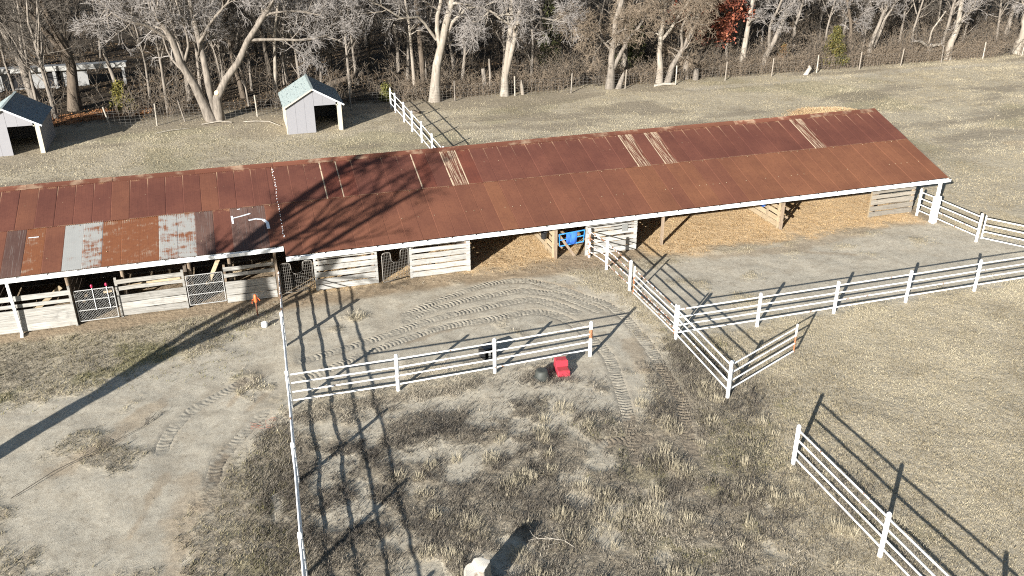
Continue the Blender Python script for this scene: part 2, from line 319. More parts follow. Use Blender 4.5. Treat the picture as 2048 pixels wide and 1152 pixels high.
def zones(x, y):
    n = fbm(x, y, .55, 5, 1); n2 = fbm(x, y, 1.9, 4, 5); nl = fbm(x, y, .16, 4, 9); nf = fbm(x, y, 4.5, 3, 33)
    e = (n-.5)*3.0+(n2-.5)*1.6+(nf-.5)*.7
    g = np.maximum(sst(polysd(x, y, YARD)+e*.8, -.5, .5), sst(polysd(x, y, PEN)+e*.7, -.5, .6))
    g = np.maximum(g, sst(polysd(x, y, BAND)+e*.7, -.25, .35)*.95)
    for px, py, r in PATCH: g = np.maximum(g, sst(r-np.hypot(x-px, (y-py)*1.5)+e*.8, -.2, .3)*.9)
    dk = np.zeros_like(g)
    for px, py, r in DARKP: dk = np.maximum(dk, sst(r-np.hypot(x-px, y-py)+e*.75, -.2, .5))
    g = g*(1-dk*.85)
    # front of the stalls: brown dirt, and straw in the open bays
    front = sst(y, 32.4, 33.4)*(1-sst(y, 39.5, 40.0))*sst(x, -15, -14)*(1-sst(x, 33, 33.4))
    dirt = front*sst(33.0+e*.6-y, -1.4, .6)*0+front*sst(y+e*.5, 32.7, 33.6)
    st = np.zeros_like(g)
    for a, b, y0 in ((8.95, 12.9, 34.3), (17.2, 24.7, 33.4), (24.7, 32.2, 33.5), (13, 17, 35.0), (2.0, 8.9, 34.6)):
        st = np.maximum(st, sst(x+e*.25, a-.3, a+.25)*(1-sst(x+e*.2, b-.2, b+.3))*sst(y+e*.5, y0-.4, y0+.5)*(1-sst(y, 38.6, 38.7)))
    md = np.hypot((x-40.3)/3.2, (y-52.6)/2.4); st = np.maximum(st, (1-sst(md+(n2-.5)*.5, .75, 1.1))*.75)
    st = np.maximum(st, .55*sst(1.6-np.hypot((x-50)*.6, y-42.6)+e, -.3, .6))
    g = np.maximum(g, .6*(1-sst(lined(x, y, [(35, 63.2), (45, 63.4), (58, 63.9), (74, 63.4)])+(n2-.5)*.8, .2, .9)))
    for l, w in STREAKS: dirt = np.maximum(dirt, .55*(1-sst(lined(x, y, l)+(n2-.5)*w*2.2, w*.4, w*1.3)))
    # bare sandy gaps among the weeds
    gap = sst(fbm(x, y, .75, 4, 47)+.13*sst(y, 18.5, 24)-.06-.12*sst(x, 8, 13), .54, .64)*(x > -.6)*(x < 14)*(y < 26); g = np.maximum(g, gap*.85*(1-dk))
    # green tinge
    gr = sst(n+.25*(nl-.5), .47, .66)*sst(y, 27, 29.5)*(1-sst(y+e*.3, 32.6, 33.4))*(1-sst(x, -.8, -.2))
    gr = np.maximum(gr, .8*sst(1.5-np.hypot(x-11.9, y-31.0)+e*.6, 0, 1)); gr = np.maximum(gr, .6*sst(1.9-np.hypot(x-13.2, y-19.3)+e, 0, 1.2))
    gr = np.maximum(gr, .7*sst(1.0-np.hypot(x+.9, (y-20)*.3)+e*.6, -.3, 1)*sst(n2, .35, .6))
    gr = np.maximum(gr, .55*sst(nl, .52, .66)*sst(y, 36, 44)); gr = np.maximum(gr, .4*sst(1.2-np.hypot(x-14.9, y-25.2)+e, -.2, 1))
    # weedy rough ground between the fences
    wd = (1-sst(y+e*.3, 25.0, 26.0))*(1-sst(x+e*.35-np.clip(y-18, -20, 20)*.25, 12.2, 14.5))*(1-.0*x)
    wd = np.maximum(wd, (1-sst(np.hypot(x-14.5, (y-23.5)*.5)+e*.4, 1.0, 1.9))*.8)
    wd = np.maximum(wd, .55*(1-sst(np.abs(x-14.6-.35)+e*.3, .3, .9))*(y < 18.3))
    gr = np.maximum(gr, .55*sst(fbm(x, y, .6, 3, 53), .54, .64)*sst(x, 7, 10)*(1-sst(x, 15.5, 17))*(1-sst(y, 22, 25)))
    wd = np.maximum(wd, .5*sst(y, 22, 23)*(1-sst(y, 34, 35))*(1-sst(x, -.8, -.2))*sst(n2, .4, .6))
    # bare dark dirt in the back field, and litter under the trees
    bd = sst(fbm(x*.55, y*1.5, .3, 4, 21)+.30*sst(y, 61.5, 64.0)*(1-sst(x, 30, 42))*(1-sst(y, 66, 68)), .55, .68)*sst(y, 40, 46)
    bd = np.maximum(bd, .8*sst(2.6-np.hypot(x-1.2, y-61.2)+e, -.3, 1)); bd = np.maximum(bd, .8*sst(3.0-np.hypot(x+14, y-59.6)+e, -.3, 1))
    bd = np.maximum(bd, .6*(1-sst(np.abs(x-10.6)+e*.3, .3, 1.0))*sst(y, 44, 46)*(1-sst(y, 66, 67)))
    lt = sst(y+e*.6, 65.6, 68.5)
    tr = np.zeros_like(g)
    for k, l in TL.items():
        tr = np.maximum(tr, 1-sst(lined(x, y, l[::14])+(n2-.5)*.25, .24, .50))
    return dict(gravel=g, straw=st, green=gr*(1-g*.8)*(1-lt), weed=np.clip(wd, 0, 1)*(1-g), bare=bd, litter=lt, track=tr, dirt=dirt*(1-.6*st), n=n, n2=n2, nl=nl)

def hz(x, y, tr=None):
    z = (fbm(x, y, .25, 3, 2)-.5)*.12+(fbm(x, y, 1.3, 3, 4)-.5)*.05
    z = z*(1-.55*sst(y, 32.5, 34))
    md = np.hypot((x-40.3)/3.2, (y-52.6)/2.4); z = z+.45*(1-sst(md, 0, 1.1))
    far = sst(y, 90, 400); z = z+far*3*(fbm(x, y, .02, 2, 8))
    return z

# ------------------------------------------------------------------ ground
def axis(*seg):
    a = []
    for s, e, d in seg: a.append(np.arange(s, e-1e-6, d))
    return np.concatenate(a+[np.array([seg[-1][1]])])
gx = axis((-500, -100, 50), (-100, -24, 4), (-24, -9, .3), (-9, 17, .11), (17, 36, .2), (36, 76, .5), (76, 140, 4), (140, 560, 60))
gy = axis((-60, 8, 4), (8, 13, .25), (13, 35, .11), (35, 70, .3), (70, 140, 1.2), (140, 200, 5), (200, 700, 50))
X, Y = np.meshgrid(gx, gy); xf, yf = X.ravel(), Y.ravel()
Z = zones(xf, yf); zz = hz(xf, yf)
core = np.zeros_like(xf)
for l in TL.values(): core = np.maximum(core, 1-sst(lined(xf, yf, l[35:-35:7]), .12, .24))
rough = (fbm(xf, yf, 5.5, 2, 31)-.5)*.045*(Z['weed']+.35*Z['litter']+.25)*(1-.8*Z['gravel'])
zz = zz+rough-.05*core+(fbm(xf, yf, 3.1, 2, 41)-.5)*.03*Z['straw']
nx, ny = len(gx), len(gy); ii = (np.arange(ny-1)[:, None]*nx+np.arange(nx-1)[None]).ravel()
Q = np.stack([ii, ii+1, ii+nx+1, ii+nx], 1)

t = T('ground', .95, .12)
za, zb = t.attr('zone_a'), t.attr('zone_b')
sa = t.n('ShaderNodeSeparateColor', {0: za.outputs['Color']}).outputs; sb = t.n('ShaderNodeSeparateColor', {0: zb.outputs['Color']}).outputs
weedf, baref = za.outputs['Alpha'], zb.outputs['Alpha']
f1 = t.noise(38, 4, rough=.7); f2 = t.noise(7, 5, rough=.65); f3 = t.noise(1.1, 5); f4 = t.noise(110, 2)
dry = t.ramp(t.math('ADD', t.math('MULTIPLY', f1, .6), t.math('MULTIPLY', f2, .4)), [(.30, (.18, .152, .108)), (.5, (.38, .328, .24)), (.68, (.56, .50, .38))])
f0 = t.noise(.16, 4)
dry = t.mix(t.math('MULTIPLY', t.step(f3, .42, .7), .35), dry, (.25, .205, .135))
dry = t.mix(t.math('MULTIPLY', t.step(f0, .46, .62), .4), dry, (.45, .39, .28))
grv = t.ramp(t.math('ADD', t.math('MULTIPLY', f1, .5), t.math('MULTIPLY', f2, .5)), [(.28, (.28, .245, .19)), (.5, (.42, .378, .30)), (.72, (.53, .485, .395))])
grv = t.mix(t.math('MULTIPLY', t.step(f3, .45, .68), .5), grv, (.30, .255, .19))
grv = t.mix(t.math('MULTIPLY', t.step(t.noise(3.2, 6, rough=.75), .50, .66), .55), grv, (.25, .212, .16))
grv = t.mix(t.math('MULTIPLY', t.step(t.noise(60, 2), .62, .70), .7), grv, (.12, .10, .08))
wed = t.ramp(t.math('ADD', t.math('ADD', t.math('MULTIPLY', f1, .4), t.math('MULTIPLY', f2, .35)), t.math('MULTIPLY', t.noise(2.1, 4), .25)), [(.34, (.085, .07, .052)), (.48, (.225, .19, .14)), (.66, (.44, .385, .295))])
grn = t.ramp(f1, [(.3, (.11, .105, .05)), (.7, (.28, .25, .125))])
strw = t.ramp(t.math('ADD', t.math('MULTIPLY', f1, .5), t.math('MULTIPLY', f2, .5)), [(.3, (.40, .285, .165)), (.5, (.55, .40, .235)), (.7, (.64, .49, .315))])
brn = t.ramp(f2, [(.3, (.22, .165, .11)), (.7, (.36, .285, .195))])
lit = t.ramp(t.math('ADD', t.math('MULTIPLY', f1, .6), t.math('MULTIPLY', f2, .4)), [(.3, (.020, .016, .012)), (.5, (.046, .036, .026)), (.72, (.12, .088, .058))])
bar = t.ramp(f2, [(.3, (.15, .122, .088)), (.7, (.27, .225, .165))])
c = dry
c = t.mix(weedf, c, wed); c = t.mix(t.math('MULTIPLY', sa[2], .7), c, grn); c = t.mix(t.math('MULTIPLY', baref, .65), c, bar)
c = t.mix(sa[0], c, grv); c = t.mix(sb[2], c, brn); c = t.mix(t.math('MULTIPLY', sb[1], .25), c, (.24, .20, .15)); c = t.mix(sa[1], c, strw); c = t.mix(sb[0], c, lit)
nong = t.math('SUBTRACT', 1.0, t.math('MULTIPLY', sa[0], .85))
hh = t.math('ADD', t.math('ADD', t.math('MULTIPLY', f1, .016), t.math('MULTIPLY', f4, .005)), t.math('MULTIPLY', t.math('ADD', t.math('MULTIPLY', f2, .05), t.math('MULTIPLY', t.noise(2.6, 4), .07)), nong))
t.bump(hh, .8, 1.0)
M['ground'] = t.col(c)
me = npmesh('ground', np.c_[xf, yf, zz], [Q], 'ground', smooth=True)
def setc(me, name, r, g, b, a):
    at = me.color_attributes.new(name, 'FLOAT_COLOR', 'POINT'); at.data.foreach_set('color', np.stack([r, g, b, a], 1).astype(np.float32).ravel())
setc(me, 'zone_a', Z['gravel'], Z['straw'], Z['green'], Z['weed']); setc(me, 'zone_b', Z['litter'], Z['track'], Z['dirt'], Z['bare'])
obj('ground', me, kind='structure')

# tyre tracks: ribbons with real lugs
t = T('track_soil', .95, .1); a = t.noise(30, 4, rough=.7); b = t.noise(5, 4)
wf = t.attr('wf').outputs['Fac']
cg = t.ramp(t.math('ADD', t.math('MULTIPLY', a, .5), t.math('MULTIPLY', b, .5)), [(.3, (.22, .192, .15)), (.5, (.32, .288, .23)), (.7, (.41, .375, .305))])
cw = t.ramp(a, [(.3, (.13, .105, .078)), (.7, (.28, .235, .175))])
t.bump(a, .7, .02); M['track_soil'] = t.col(t.mix(wf, cg, cw))
for k, l in TL.items():
    d = np.gradient(l, axis=0); d /= np.linalg.norm(d, axis=1, keepdims=True)+1e-9; nrm = np.c_[-d[:, 1], d[:, 0]]
    s = np.arange(len(l))*.035; lat = np.linspace(-1, 1, 15); w = .27
    px = l[:, None, 0]+nrm[:, None, 0]*lat[None]*w*1.25; py = l[:, None, 1]+nrm[:, None, 1]*lat[None]*w*1.25
    ph = (s[:, None]+.10*np.abs(lat)[None]*1.2)/.165+.25*np.sin(s*.9)[:, None]+.5*(fbm(px, py, 1.5, 2, 58)-.5)
    br = fbm(px, py, 2.2, 3, 55)
    lug = sst(np.sin(2*np.pi*ph), -.75, -.1)
    side = 1-sst(np.abs(lat)[None]+(fbm(px, py, 3.5, 2, 57)-.5)*.5, .62, .90)
    endf = np.minimum(sst(s, 0, 2.2), sst(s[-1]-s, 0, 2.2))[:, None]*(.55 if k in 'ef' else 1)
    amp = (.029 if k in 'ag' else .022)*(.25+.75*sst(br, .38, .60))*endf
    zg = hz(px, py)
    berm = .006*np.exp(-((np.abs(lat)-.86)/.12)**2)[None]*endf
    z = zg-.006-.05*(1-sst(np.minimum(s, s[-1]-s), 0, .9))[:, None]+side*((lug-.8)*amp*1.15)-.035*sst(np.abs(lat)+(br-.5)*.4, .62, .85)
    z += (fbm(px, py, 9, 2, 61)-.5)*.022
    n, m = px.shape; ii = (np.arange(n-1)[:, None]*m+np.arange(m-1)[None]).ravel()
    me = npmesh('tyre_track', np.stack([px, py, z], -1).reshape(-1, 3), [np.stack([ii, ii+m, ii+m+1, ii+1], 1)[:, ::-1]], 'track_soil', smooth=True)
    at = me.attributes.new('wf', 'FLOAT', 'POINT'); zz_ = zones(px.ravel(), py.ravel()); at.data.foreach_set('value', np.clip(zz_['weed']*1.0+(1-zz_['gravel'])*.6, 0, 1).astype(np.float32))
    obj('tyre_track', me, kind='structure')

# ------------------------------------------------------------------ scattered stuff (blades, straw, litter)
def scatter(name, n, x0, x1, y0, y1, dens, h, w, lean, cols, k=5, flat=0.0, seed=0, spread=.05, mat='grass_tint'):
    rg = np.random.default_rng(100+seed); x = rg.uniform(x0, x1, n); y = rg.uniform(y0, y1, n)
    keep = rg.random(n) < dens(x, y, zones(x, y)); x, y = x[keep], y[keep]
    sz = (.55+.9*rg.random(len(x))**2)*(.6+.8*fbm(x, y, .9, 3, 70+seed)); tone = fbm(x, y, .7, 3, 80+seed)+rg.normal(0, .11, len(x))+1.1*(fbm(x, y, .15, 4, 83)-.5)
    x = np.repeat(x, k); y = np.repeat(y, k); sz = np.repeat(sz, k)*rg.uniform(.6, 1.25, len(x)); tone = np.repeat(tone, k)+rg.normal(0, .09, len(x))
    x = x+rg.normal(0, spread, len(x)); y = y+rg.normal(0, spread, len(x))
    zg = hz(x, y)+flat*rg.random(len(x))
    az = rg.uniform(0, 2*np.pi, len(x)); pa = az+np.pi/2+rg.normal(0, .5, len(x)); ln = np.abs(rg.normal(lean, lean*.5, len(x)))
    hh = h*sz; ww = w*rg.uniform(.6, 1.4, len(x))
    B = np.stack([x, y, zg-.015], 1); o = np.stack([np.cos(pa)*ww, np.sin(pa)*ww, 0*x], 1)
    tip = B+np.stack([np.cos(az)*hh*ln, np.sin(az)*hh*ln, hh+.02], 1)
    V = np.stack([B-o, B+o, tip], 1).reshape(-1, 3); F = np.arange(len(V)).reshape(-1, 3)
    cs = np.array(cols); i = np.clip(tone, 0, .999)*(len(cs)-1); i0 = i.astype(int); fr = (i-i0)[:, None]
    c = cs[i0]*(1-fr)+cs[i0+1]*fr
    c = np.repeat(c, 3, 0)
    me = npmesh(name, V, [F], mat, tint=c)
    return obj(name, me, kind='stuff')
DRY = [(.115, .092, .058), (.205, .17, .108), (.295, .25, .165), (.37, .32, .218), (.42, .37, .26)]
WEED = [(.06, .051, .042), (.13, .112, .088), (.215, .187, .145), (.31, .272, .21), (.42, .37, .285)]
GRN = [(.08, .075, .03), (.13, .12, .05), (.19, .17, .08), (.26, .22, .12)]
inb = lambda x, y: (y > 33.0) & (y < 43.5) & (x < 33.2)
scatter('pasture_grass', 90000, 11, 37, 12, 33.5, lambda x, y, z: (1-z['gravel'])*(1-.75*z['weed'])*(~inb(x, y))*(1-.7*z['track']), .055, .008, 1.0, DRY, 4, seed=1, spread=.09)
scatter('dry_weeds', 100000, -1.2, 17, 11, 34, lambda x, y, z: np.clip(z['weed']*1.0+(1-z['gravel'])*.15, 0, 1)*(1-.8*z['track'])*sst(z['n2']+.25*z['n'], .42, .66),   .075, .009, 1.2, WEED, 5, seed=2, spread=.07)
scatter('green_grass', 30000, -12, 17, 14, 34, lambda x, y, z: np.clip(z['green'], 0, 1)*(1-z['track'])*(~inb(x, y)), .07, .010, .8, GRN, 4, seed=3)
scatter('dry_grass', 30000, -13, .2, 11, 33.4, lambda x, y, z: (1-z['gravel'])*(1-z['track'])*.8, .075, .010, .8, [(.07, .06, .04), (.15, .13, .08), (.26, .225, .145), (.36, .32, .22)], 4, seed=4)
scatter('field_grass', 130000, -22, 80, 33, 67.5, lambda x, y, z: (1-.75*z['bare'])*(~inb(x, y))*(.35+.65*sst(z['n'], .35, .6)), .06, .016, 1.1, DRY, 4, seed=5, spread=.2)
scatter('straw', 17000, 1, 32.6, 33, 38.5, lambda x, y, z: z['straw']*.9,   .025, .009, 3.0, [(.22, .14, .07), (.37, .25, .125), (.48, .34, .18), (.56, .42, .24)], 4, flat=.04, seed=6)
scatter('straw_heap', 9000, 36, 44.5, 49, 55.5, lambda x, y, z: z['straw'], .06, .02, 2.0, [(.30, .20, .11), (.48, .34, .19), (.55, .42, .26)], 4, flat=.05, seed=7)
scatter('leaf_litter', 60000, -30, 85, 65.5, 100, lambda x, y, z: z['litter']*(.4+.6*sst(z['n2'], .4, .6)), .05, .05, 2.2, [(.03, .024, .018), (.065, .048, .032), (.12, .085, .052), (.20, .13, .07)], 3, flat=.04, seed=8, spread=.2)
scatter('fallen_leaves', 22000, -14, -6.5, 66, 73, lambda x, y, z: sst(1.6-np.abs(y-69.0-.25*(x+10))+2*(z['n']-.5), 0, 1), .05, .055, 2.0, [(.16, .08, .04), (.34, .16, .07), (.42, .24, .11)], 3, flat=.05, seed=9, spread=.2)
scatter('yard_debris', 20000, -10, 34, 14, 34, lambda x, y, z: z['gravel']*sst(z['n2']+.3*z['n'], .55, .9)*.6, .02, .012, 2.5, [(.05, .04, .03), (.12, .10, .07), (.22, .19, .14)], 2, seed=10, spread=.15)
# taller bleached tufts standing out of the weeds
rg = np.random.default_rng(5); cent = [(float(a), float(b), float(c)) for a, b, c in zip(rg.uniform(3, 15.5, 70), rg.uniform(13.5, 22.5, 70), rg.uniform(.12, .34, 70))]+[(6.05, 19.6, .45), (6.7, 19.7, .25), (4.4, 18.4, .5), (4.6, 18.0, .4), (10.9, 19.3, .5), (11.2, 18.6, .4), (7.3, 19.9, .3), (9.3, 17.3, .6), (7.9, 17.4, .6), (12.4, 17.2, .6), (8.9, 22.9, .4), (3.35, 31.45, .35), (10.2, 16.6, .5), (6.9, 16.9, .5), (11.8, 20.8, .4), (30.5, 24.9, .6), (31.3, 24.5, .5), (13.9, 22.6, .5)]
Vt = []; Ct = []
for cx, cy, r in cent:
    n = int(300*r*2); a = rg.uniform(0, 6.28, n); q = r*rg.random(n)**.6; x = cx+np.cos(a)*q; y = cy+np.sin(a)*q
    h = rg.uniform(.08, .36, n)*(1-.4*q/r)*(.5+vn(x, y, 3, 4)); az = a+rg.normal(0, 1, n); ln = np.abs(rg.normal(.45, .3, n)); w = .006
    z = hz(x, y)-.02; B = np.stack([x, y, z], 1); o = np.stack([np.cos(az+1.57)*w, np.sin(az+1.57)*w, 0*x], 1)
    Vt.append(np.stack([B-o, B+o, B+np.stack([np.cos(az)*h*ln, np.sin(az)*h*ln, h], 1)], 1).reshape(-1, 3))
    b = .75+.35*rg.random(n); Ct.append(np.repeat(np.array([(.40, .35, .25)])*b[:, None], 3, 0))
V = np.concatenate(Vt); obj('bleached_grass', npmesh('bleached_grass', V, [np.arange(len(V)).reshape(-1, 3)], 'grass_tint', tint=np.concatenate(Ct)), kind='stuff')

# ------------------------------------------------------------------ barn
EY, EZ, RY, RZ, SL = 33.2, 2.28, 39.2, 4.22, 0.3233
ang = math.atan(SL); zr = lambda y: EZ+(y-EY)*SL
BL, BM, BRX = -15.4, 0.99, 32.87
barn = thing('horse_barn', 'long open-fronted horse barn under a rusty corrugated metal roof', 'barn', (0, 0, 0))
def sheet_mesh(name, L, w=.715, per=9, amp=.013):
    xs = np.linspace(0, w, per*2+1); zs = np.where(np.arange(per*2+1) % 2 == 0, -amp, amp)
    V = np.r_[np.c_[xs, 0*xs, zs], np.c_[xs, 0*xs+L, zs]]; n = len(xs); i = np.arange(n-1)
    return npmesh(name, V, [np.stack([i, i+1, n+i+1, n+i], 1)], 'rust_maroon')
Ltop = (RY-36.40)/math.cos(ang); Lr = (36.50-EY+.03)/math.cos(ang); Ll = (36.50-33.83+.03)/math.cos(ang); Lb = 4.4/math.cos(ang)
m_top, m_r, m_l, m_b = sheet_mesh('roof_sheet_top', Ltop), sheet_mesh('roof_sheet_low', Lr), sheet_mesh('roof_sheet_low_short', Ll), sheet_mesh('roof_sheet_back', Lb)
rs = random.Random(3)
def sheet(me, x, y, lift, mat, label=None):
    o = obj('roof_sheet', me, barn, (x, y, zr(y)+.03+lift+rs.uniform(-.003, .003)), (ang, rs.uniform(-.002, .002), rs.uniform(-.004, .004)))
    o.material_slots[0].link = 'OBJECT'; o.material_slots[0].material = M[mat]
    if label: o['label'] = label
    return o
k0 = math.floor((BL+9.71)/.7); x = -9.71+.7*k0; k = 0
tops = []
while x < BM-.3:
    tops.append(x); x += .7
tops.append(BM-.69)
for k, x in enumerate(tops): sheet(m_top, x, 36.40, .026+.007*(k % 2), 'rust_maroon' if k % 5 else 'rust_brown')
STREAK = {8.4: 'rust_streaked', 17.5: 'rust_streaked', 19.1: 'rust_streaked', 27.3: 'rust_streaked', 7.4: 'rust_edge_streak', 9.1: 'rust_edge_streak', 3.4: 'rust_edge_streak', 4.0: 'rust_edge_streak'}
def near(x):
    for s, m in STREAK.items():
        if s-.35 <= x+.0 < s+.35: return m
nR = 46; wR = (BRX-BM)/nR
for i in range(nR):
    x = BM+.02+i*wR; m = near(x); sheet(m_top, x, 36.40, .026+.007*(i % 2), m or 'rust_maroon', 'roof sheet with pale bare streaks' if m == 'rust_streaked' else None)
for i in range(nR):
    x = BM+.02+i*wR; f = (x-BM)/(BRX-BM)
    sheet(m_r, x, EY-.03, .007*(i % 2), 'rust_orange' if rs.random() < f*1.3-.15 else 'rust_brown')
spec = {0: ('galvanized', 'bare galvanized roof sheet'), 1: ('galvanized_rusty', 'galvanized roof sheet with rust bands'), 2: ('rust_bright', None), 3: ('rust_bright', None), 4: ('rust_bright', None), 5: ('galvanized_rusty', 'galvanized roof sheet with rust bands'), 6: ('galvanized_rusty', 'galvanized roof sheet with rust bands'), 7: ('rust_grey', None), 8: ('rust_maroon', None), 9: ('rust_grey', None), 10: ('rust_grey', None), -2: ('rust_bright', None), -3: ('rust_grey', None)}
i = -12
while True:
    x = -7.17+.695*i
    if x > BM-.5: break
    m, lb = spec.get(i, ('rust_brown', None)); sheet(m_l, x, 33.80, .007*(i % 2), m, lb); i += 1
nB = int((BRX-BL)/.7)
for i in range(nB):
    o = obj('roof_sheet', m_b, barn, (BL+i*.7+.715, RY+4.35, RZ-4.35*SL+.03+.007*(i % 2)), (ang, 0, math.pi))
    o.material_slots[0].link = 'OBJECT'; o.material_slots[0].material = M['rust_brown']
# ridge caps
def ridge(a, b, m, lift=.0):
    p = MB(); z = RZ+.075+lift
    prof = [(RY-.26, z-.26*SL), (RY-.10, z-.06*SL), (RY, z+.035), (RY+.10, z-.06*SL), (RY+.26, z-.26*SL), (RY+.25, z-.26*SL-.012), (RY, z+.01), (RY-.25, z-.26*SL-.012)]
    p.ext(prof, a, b); obj('ridge_cap', p.mesh('ridge_cap', m), barn)
t = T('ridge_rust', .75, .25); M['ridge_rust'] = t.col(var(t, t.mix(t.step(t.noise(1.1, 5), .50, .66), (.135, .05, .030), t.mix(t.noise(5), (.20, .10, .055), (.36, .27, .19))), .4))
x = BL
while x < BRX-.1:
    L = min(3.3, BRX-x); ridge(x, x+L-.01, 'ridge_rust' if (x < 12 or rs.random() < .4) else 'rust_brown', rs.choice((0, .008, .015))); x += L
# gutters along both eaves
def gutter(a, b, y, z):
    p = MB()
    p.ext([(y-.13, z-.15), (y-.13, z-.01), (y-.115, z-.01), (y-.115, z-.135), (y-.012, z-.135), (y-.012, z-.0), (y, z), (y, z-.15)], a, b)
    g = obj('gutter', p.mesh('gutter', 'gutter_white'), barn)
    s = MB(); s.box((-.02, -.12, 0), (.02, .0, .012)); sm = s.mesh('gutter_strap', 'clip_dark'); xx = a+.5
    while xx < b: obj('gutter_strap', sm, barn, (xx, y-.01, z-.0)); xx += 1.04
    return g
gutter(BL, BM-.02, 33.80, zr(33.80)+.0); gutter(BM+.01, BRX+.09, EY-.03, zr(EY-.03)+.0)
p = MB(); p.beam((32.93, EY-.05, zr(EY)-.05), (32.93, RY, zr(RY)-.05), .04, .12); p.beam((32.93, RY, RZ-.05), (32.93, RY+4.3, RZ-.05-4.3*SL), .04, .12); obj('rake_board', p.mesh('rake_board', 'timber_brown'), barn)
# frame: purlins, rafters, back wall, posts
p = MB()
for y in (33.9, 35.2, 36.5, 37.8, 39.1): p.beam((BL, y, zr(y)-.06), (BRX-.03, y, zr(y)-.06), .09, .05)
for y in (40.6, 42.0, 43.3): p.beam((BL, y, RZ-(y-RY)*SL-.06), (BRX-.03, y, RZ-(y-RY)*SL-.06), .09, .05)
obj('purlins', p.mesh('purlins', 'timber_dark'), barn)
p = MB(); p.box((BL-.02, 34.3, -.1), (BL+.02, 43.3, 2.5)); obj('added_end_wall', p.mesh('added_end_wall', 'timber_dark'), barn)  # unseen wall added to keep sunlight out of the left stalls
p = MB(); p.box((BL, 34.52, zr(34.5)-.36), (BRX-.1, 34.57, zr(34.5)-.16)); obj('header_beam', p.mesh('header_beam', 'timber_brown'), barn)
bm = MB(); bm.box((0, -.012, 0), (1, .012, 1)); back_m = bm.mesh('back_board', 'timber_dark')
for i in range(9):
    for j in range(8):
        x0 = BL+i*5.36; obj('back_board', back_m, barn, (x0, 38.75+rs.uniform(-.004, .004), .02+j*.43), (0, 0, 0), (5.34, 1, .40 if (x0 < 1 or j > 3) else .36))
def post(x, y, r=.055, mat='timber_brown', sq=True, top=None, base=-.2):
    p = MB(); h = (top or zr(y)-.05)
    if sq: p.box((-.05, -.07, base), (.05, .07, h))
    else: p.tube([(0, 0, base), (.015, .01, h*.5), (0, 0, h)], [r*1.1, r, r*.95], 9)
    return obj('post', p.mesh('post', mat), barn, (x, y, 0))
for x in (-12.6, -7.25, -5.25, -2.75, -1.2): post(x, 34.75, .075, 'timber_brown', False)
for x, y in ((.60, 34.30), (12.92, 34.68), (18.25, 34.7), (24.7, 34.68)): post(x, y, .06, 'timber_brown')
for x in (2.3, 4.6, 6.3, 8.7, 14.5, 16.7, 29.9, 32.3): post(x, 34.66, .06, 'timber_brown')
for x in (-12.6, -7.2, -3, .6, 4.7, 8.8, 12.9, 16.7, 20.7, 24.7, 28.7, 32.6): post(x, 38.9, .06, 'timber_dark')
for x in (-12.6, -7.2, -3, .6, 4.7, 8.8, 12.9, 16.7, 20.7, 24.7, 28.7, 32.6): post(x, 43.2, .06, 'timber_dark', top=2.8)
# downpipe and the white eave post
p = MB(); p.beam((-9.07, 34.05, -.05), (-9.10, 33.93, 2.36), .10, .085); p.beam((-9.07, 34.05, .03), (-9.04, 33.80, -.0), .10, .08); obj('downpipe', p.mesh('downpipe', 'gutter_white'), barn)
post(32.50, 33.20, .06, 'white_paint', True, 2.15)
p = MB(); p.box((32.36, 33.06, -.1), (32.42, 33.30, 1.36)); p.box((32.58, 33.07, -.1), (32.64, 33.31, 1.38)); p.box((32.423, 33.05, -.1), (32.577, 33.10, 1.34)); obj('post_sleeve', p.mesh('post_sleeve', 'white_paint'), barn)

def stall(x0, x1, y, rows, mat, posts=((0, .09), (1, .09)), pm=None, h=1.7, tilt=.02, rz=0):
    """rows: (z0, z1) of each board; a panel of boards nailed to uprights"""
    P = MB()
    L = x1-x0
    for i, (a, w) in enumerate(posts):
        P = MB(); P.box((a*L-(w if a == 1 else 0), .005, -.05), (a*L+(0 if a == 1 else w), .09, h)); me = P.mesh('upright', pm or mat)
        if i == 0: pa = obj('stall_front', me, barn, (x0, y, 0), (0, 0, rz))
        else: obj('upright', me, pa)
    for z0, z1 in rows:
        b = MB(); n = 4; e0 = rs.uniform(-.02, .02); e1 = rs.uniform(-.02, .02); vs = []; top = []; bot = []
        for i in range(n+1):
            u = i/n; sag = rs.uniform(-.012, .012)
            bot.append((u*L, z0+sag+e0*(1-u)+e1*u)); top.append((u*L, z1+rs.uniform(-.014, .014)+e0*(1-u)+e1*u))
        pr = bot+top[::-1]; k = len(pr)
        vs = [(a, -.03, z) for a, z in pr]+[(a, -.002, z) for a, z in pr]
        b._add(vs, [(i, i+1, k-2-i, k-1-i) for i in range(n)]+[(k+i+1, k+i, k+k-1-i, k+k-2-i) for i in range(n)]+[((i+1) % k, i, k+i, k+(i+1) % k) for i in range(k)], 0)
        me = b.mesh('board', mat); me.transform(Matrix.Translation((-.0, 0, 0))); obj('board', me, pa)
    return pa
six = [(.03, .27), (.33, .55), (.62, .84), (.90, 1.12), (1.18, 1.36), (1.44, 1.60)]
wide = [(.02, .30), (.315, .62), (.635, .92), (1.08, 1.25), (1.38, 1.55)]
stall(-13.0, -7.10, 34.18, [(.05, .34), (.355, .66), (.67, .98), (1.10, 1.24), (1.38, 1.58)], 'board_pale')
stall(-5.55, -2.98, 34.45, [(.06, .31), (.33, .64), (.655, .98), (1.16, 1.31), (1.44, 1.61)], 'board_pale')
stall(-1.47, .53, 34.45, [(.04, .33), (.35, .64), (.66, .96), (1.16, 1.32), (1.46, 1.62)], 'board_pale', pm='timber_brown')
stall(2.12, 4.77, 34.50, six, 'board_white')
stall(6.17, 8.86, 34.53, six, 'board_white', posts=((0, .10), (1, .16)))
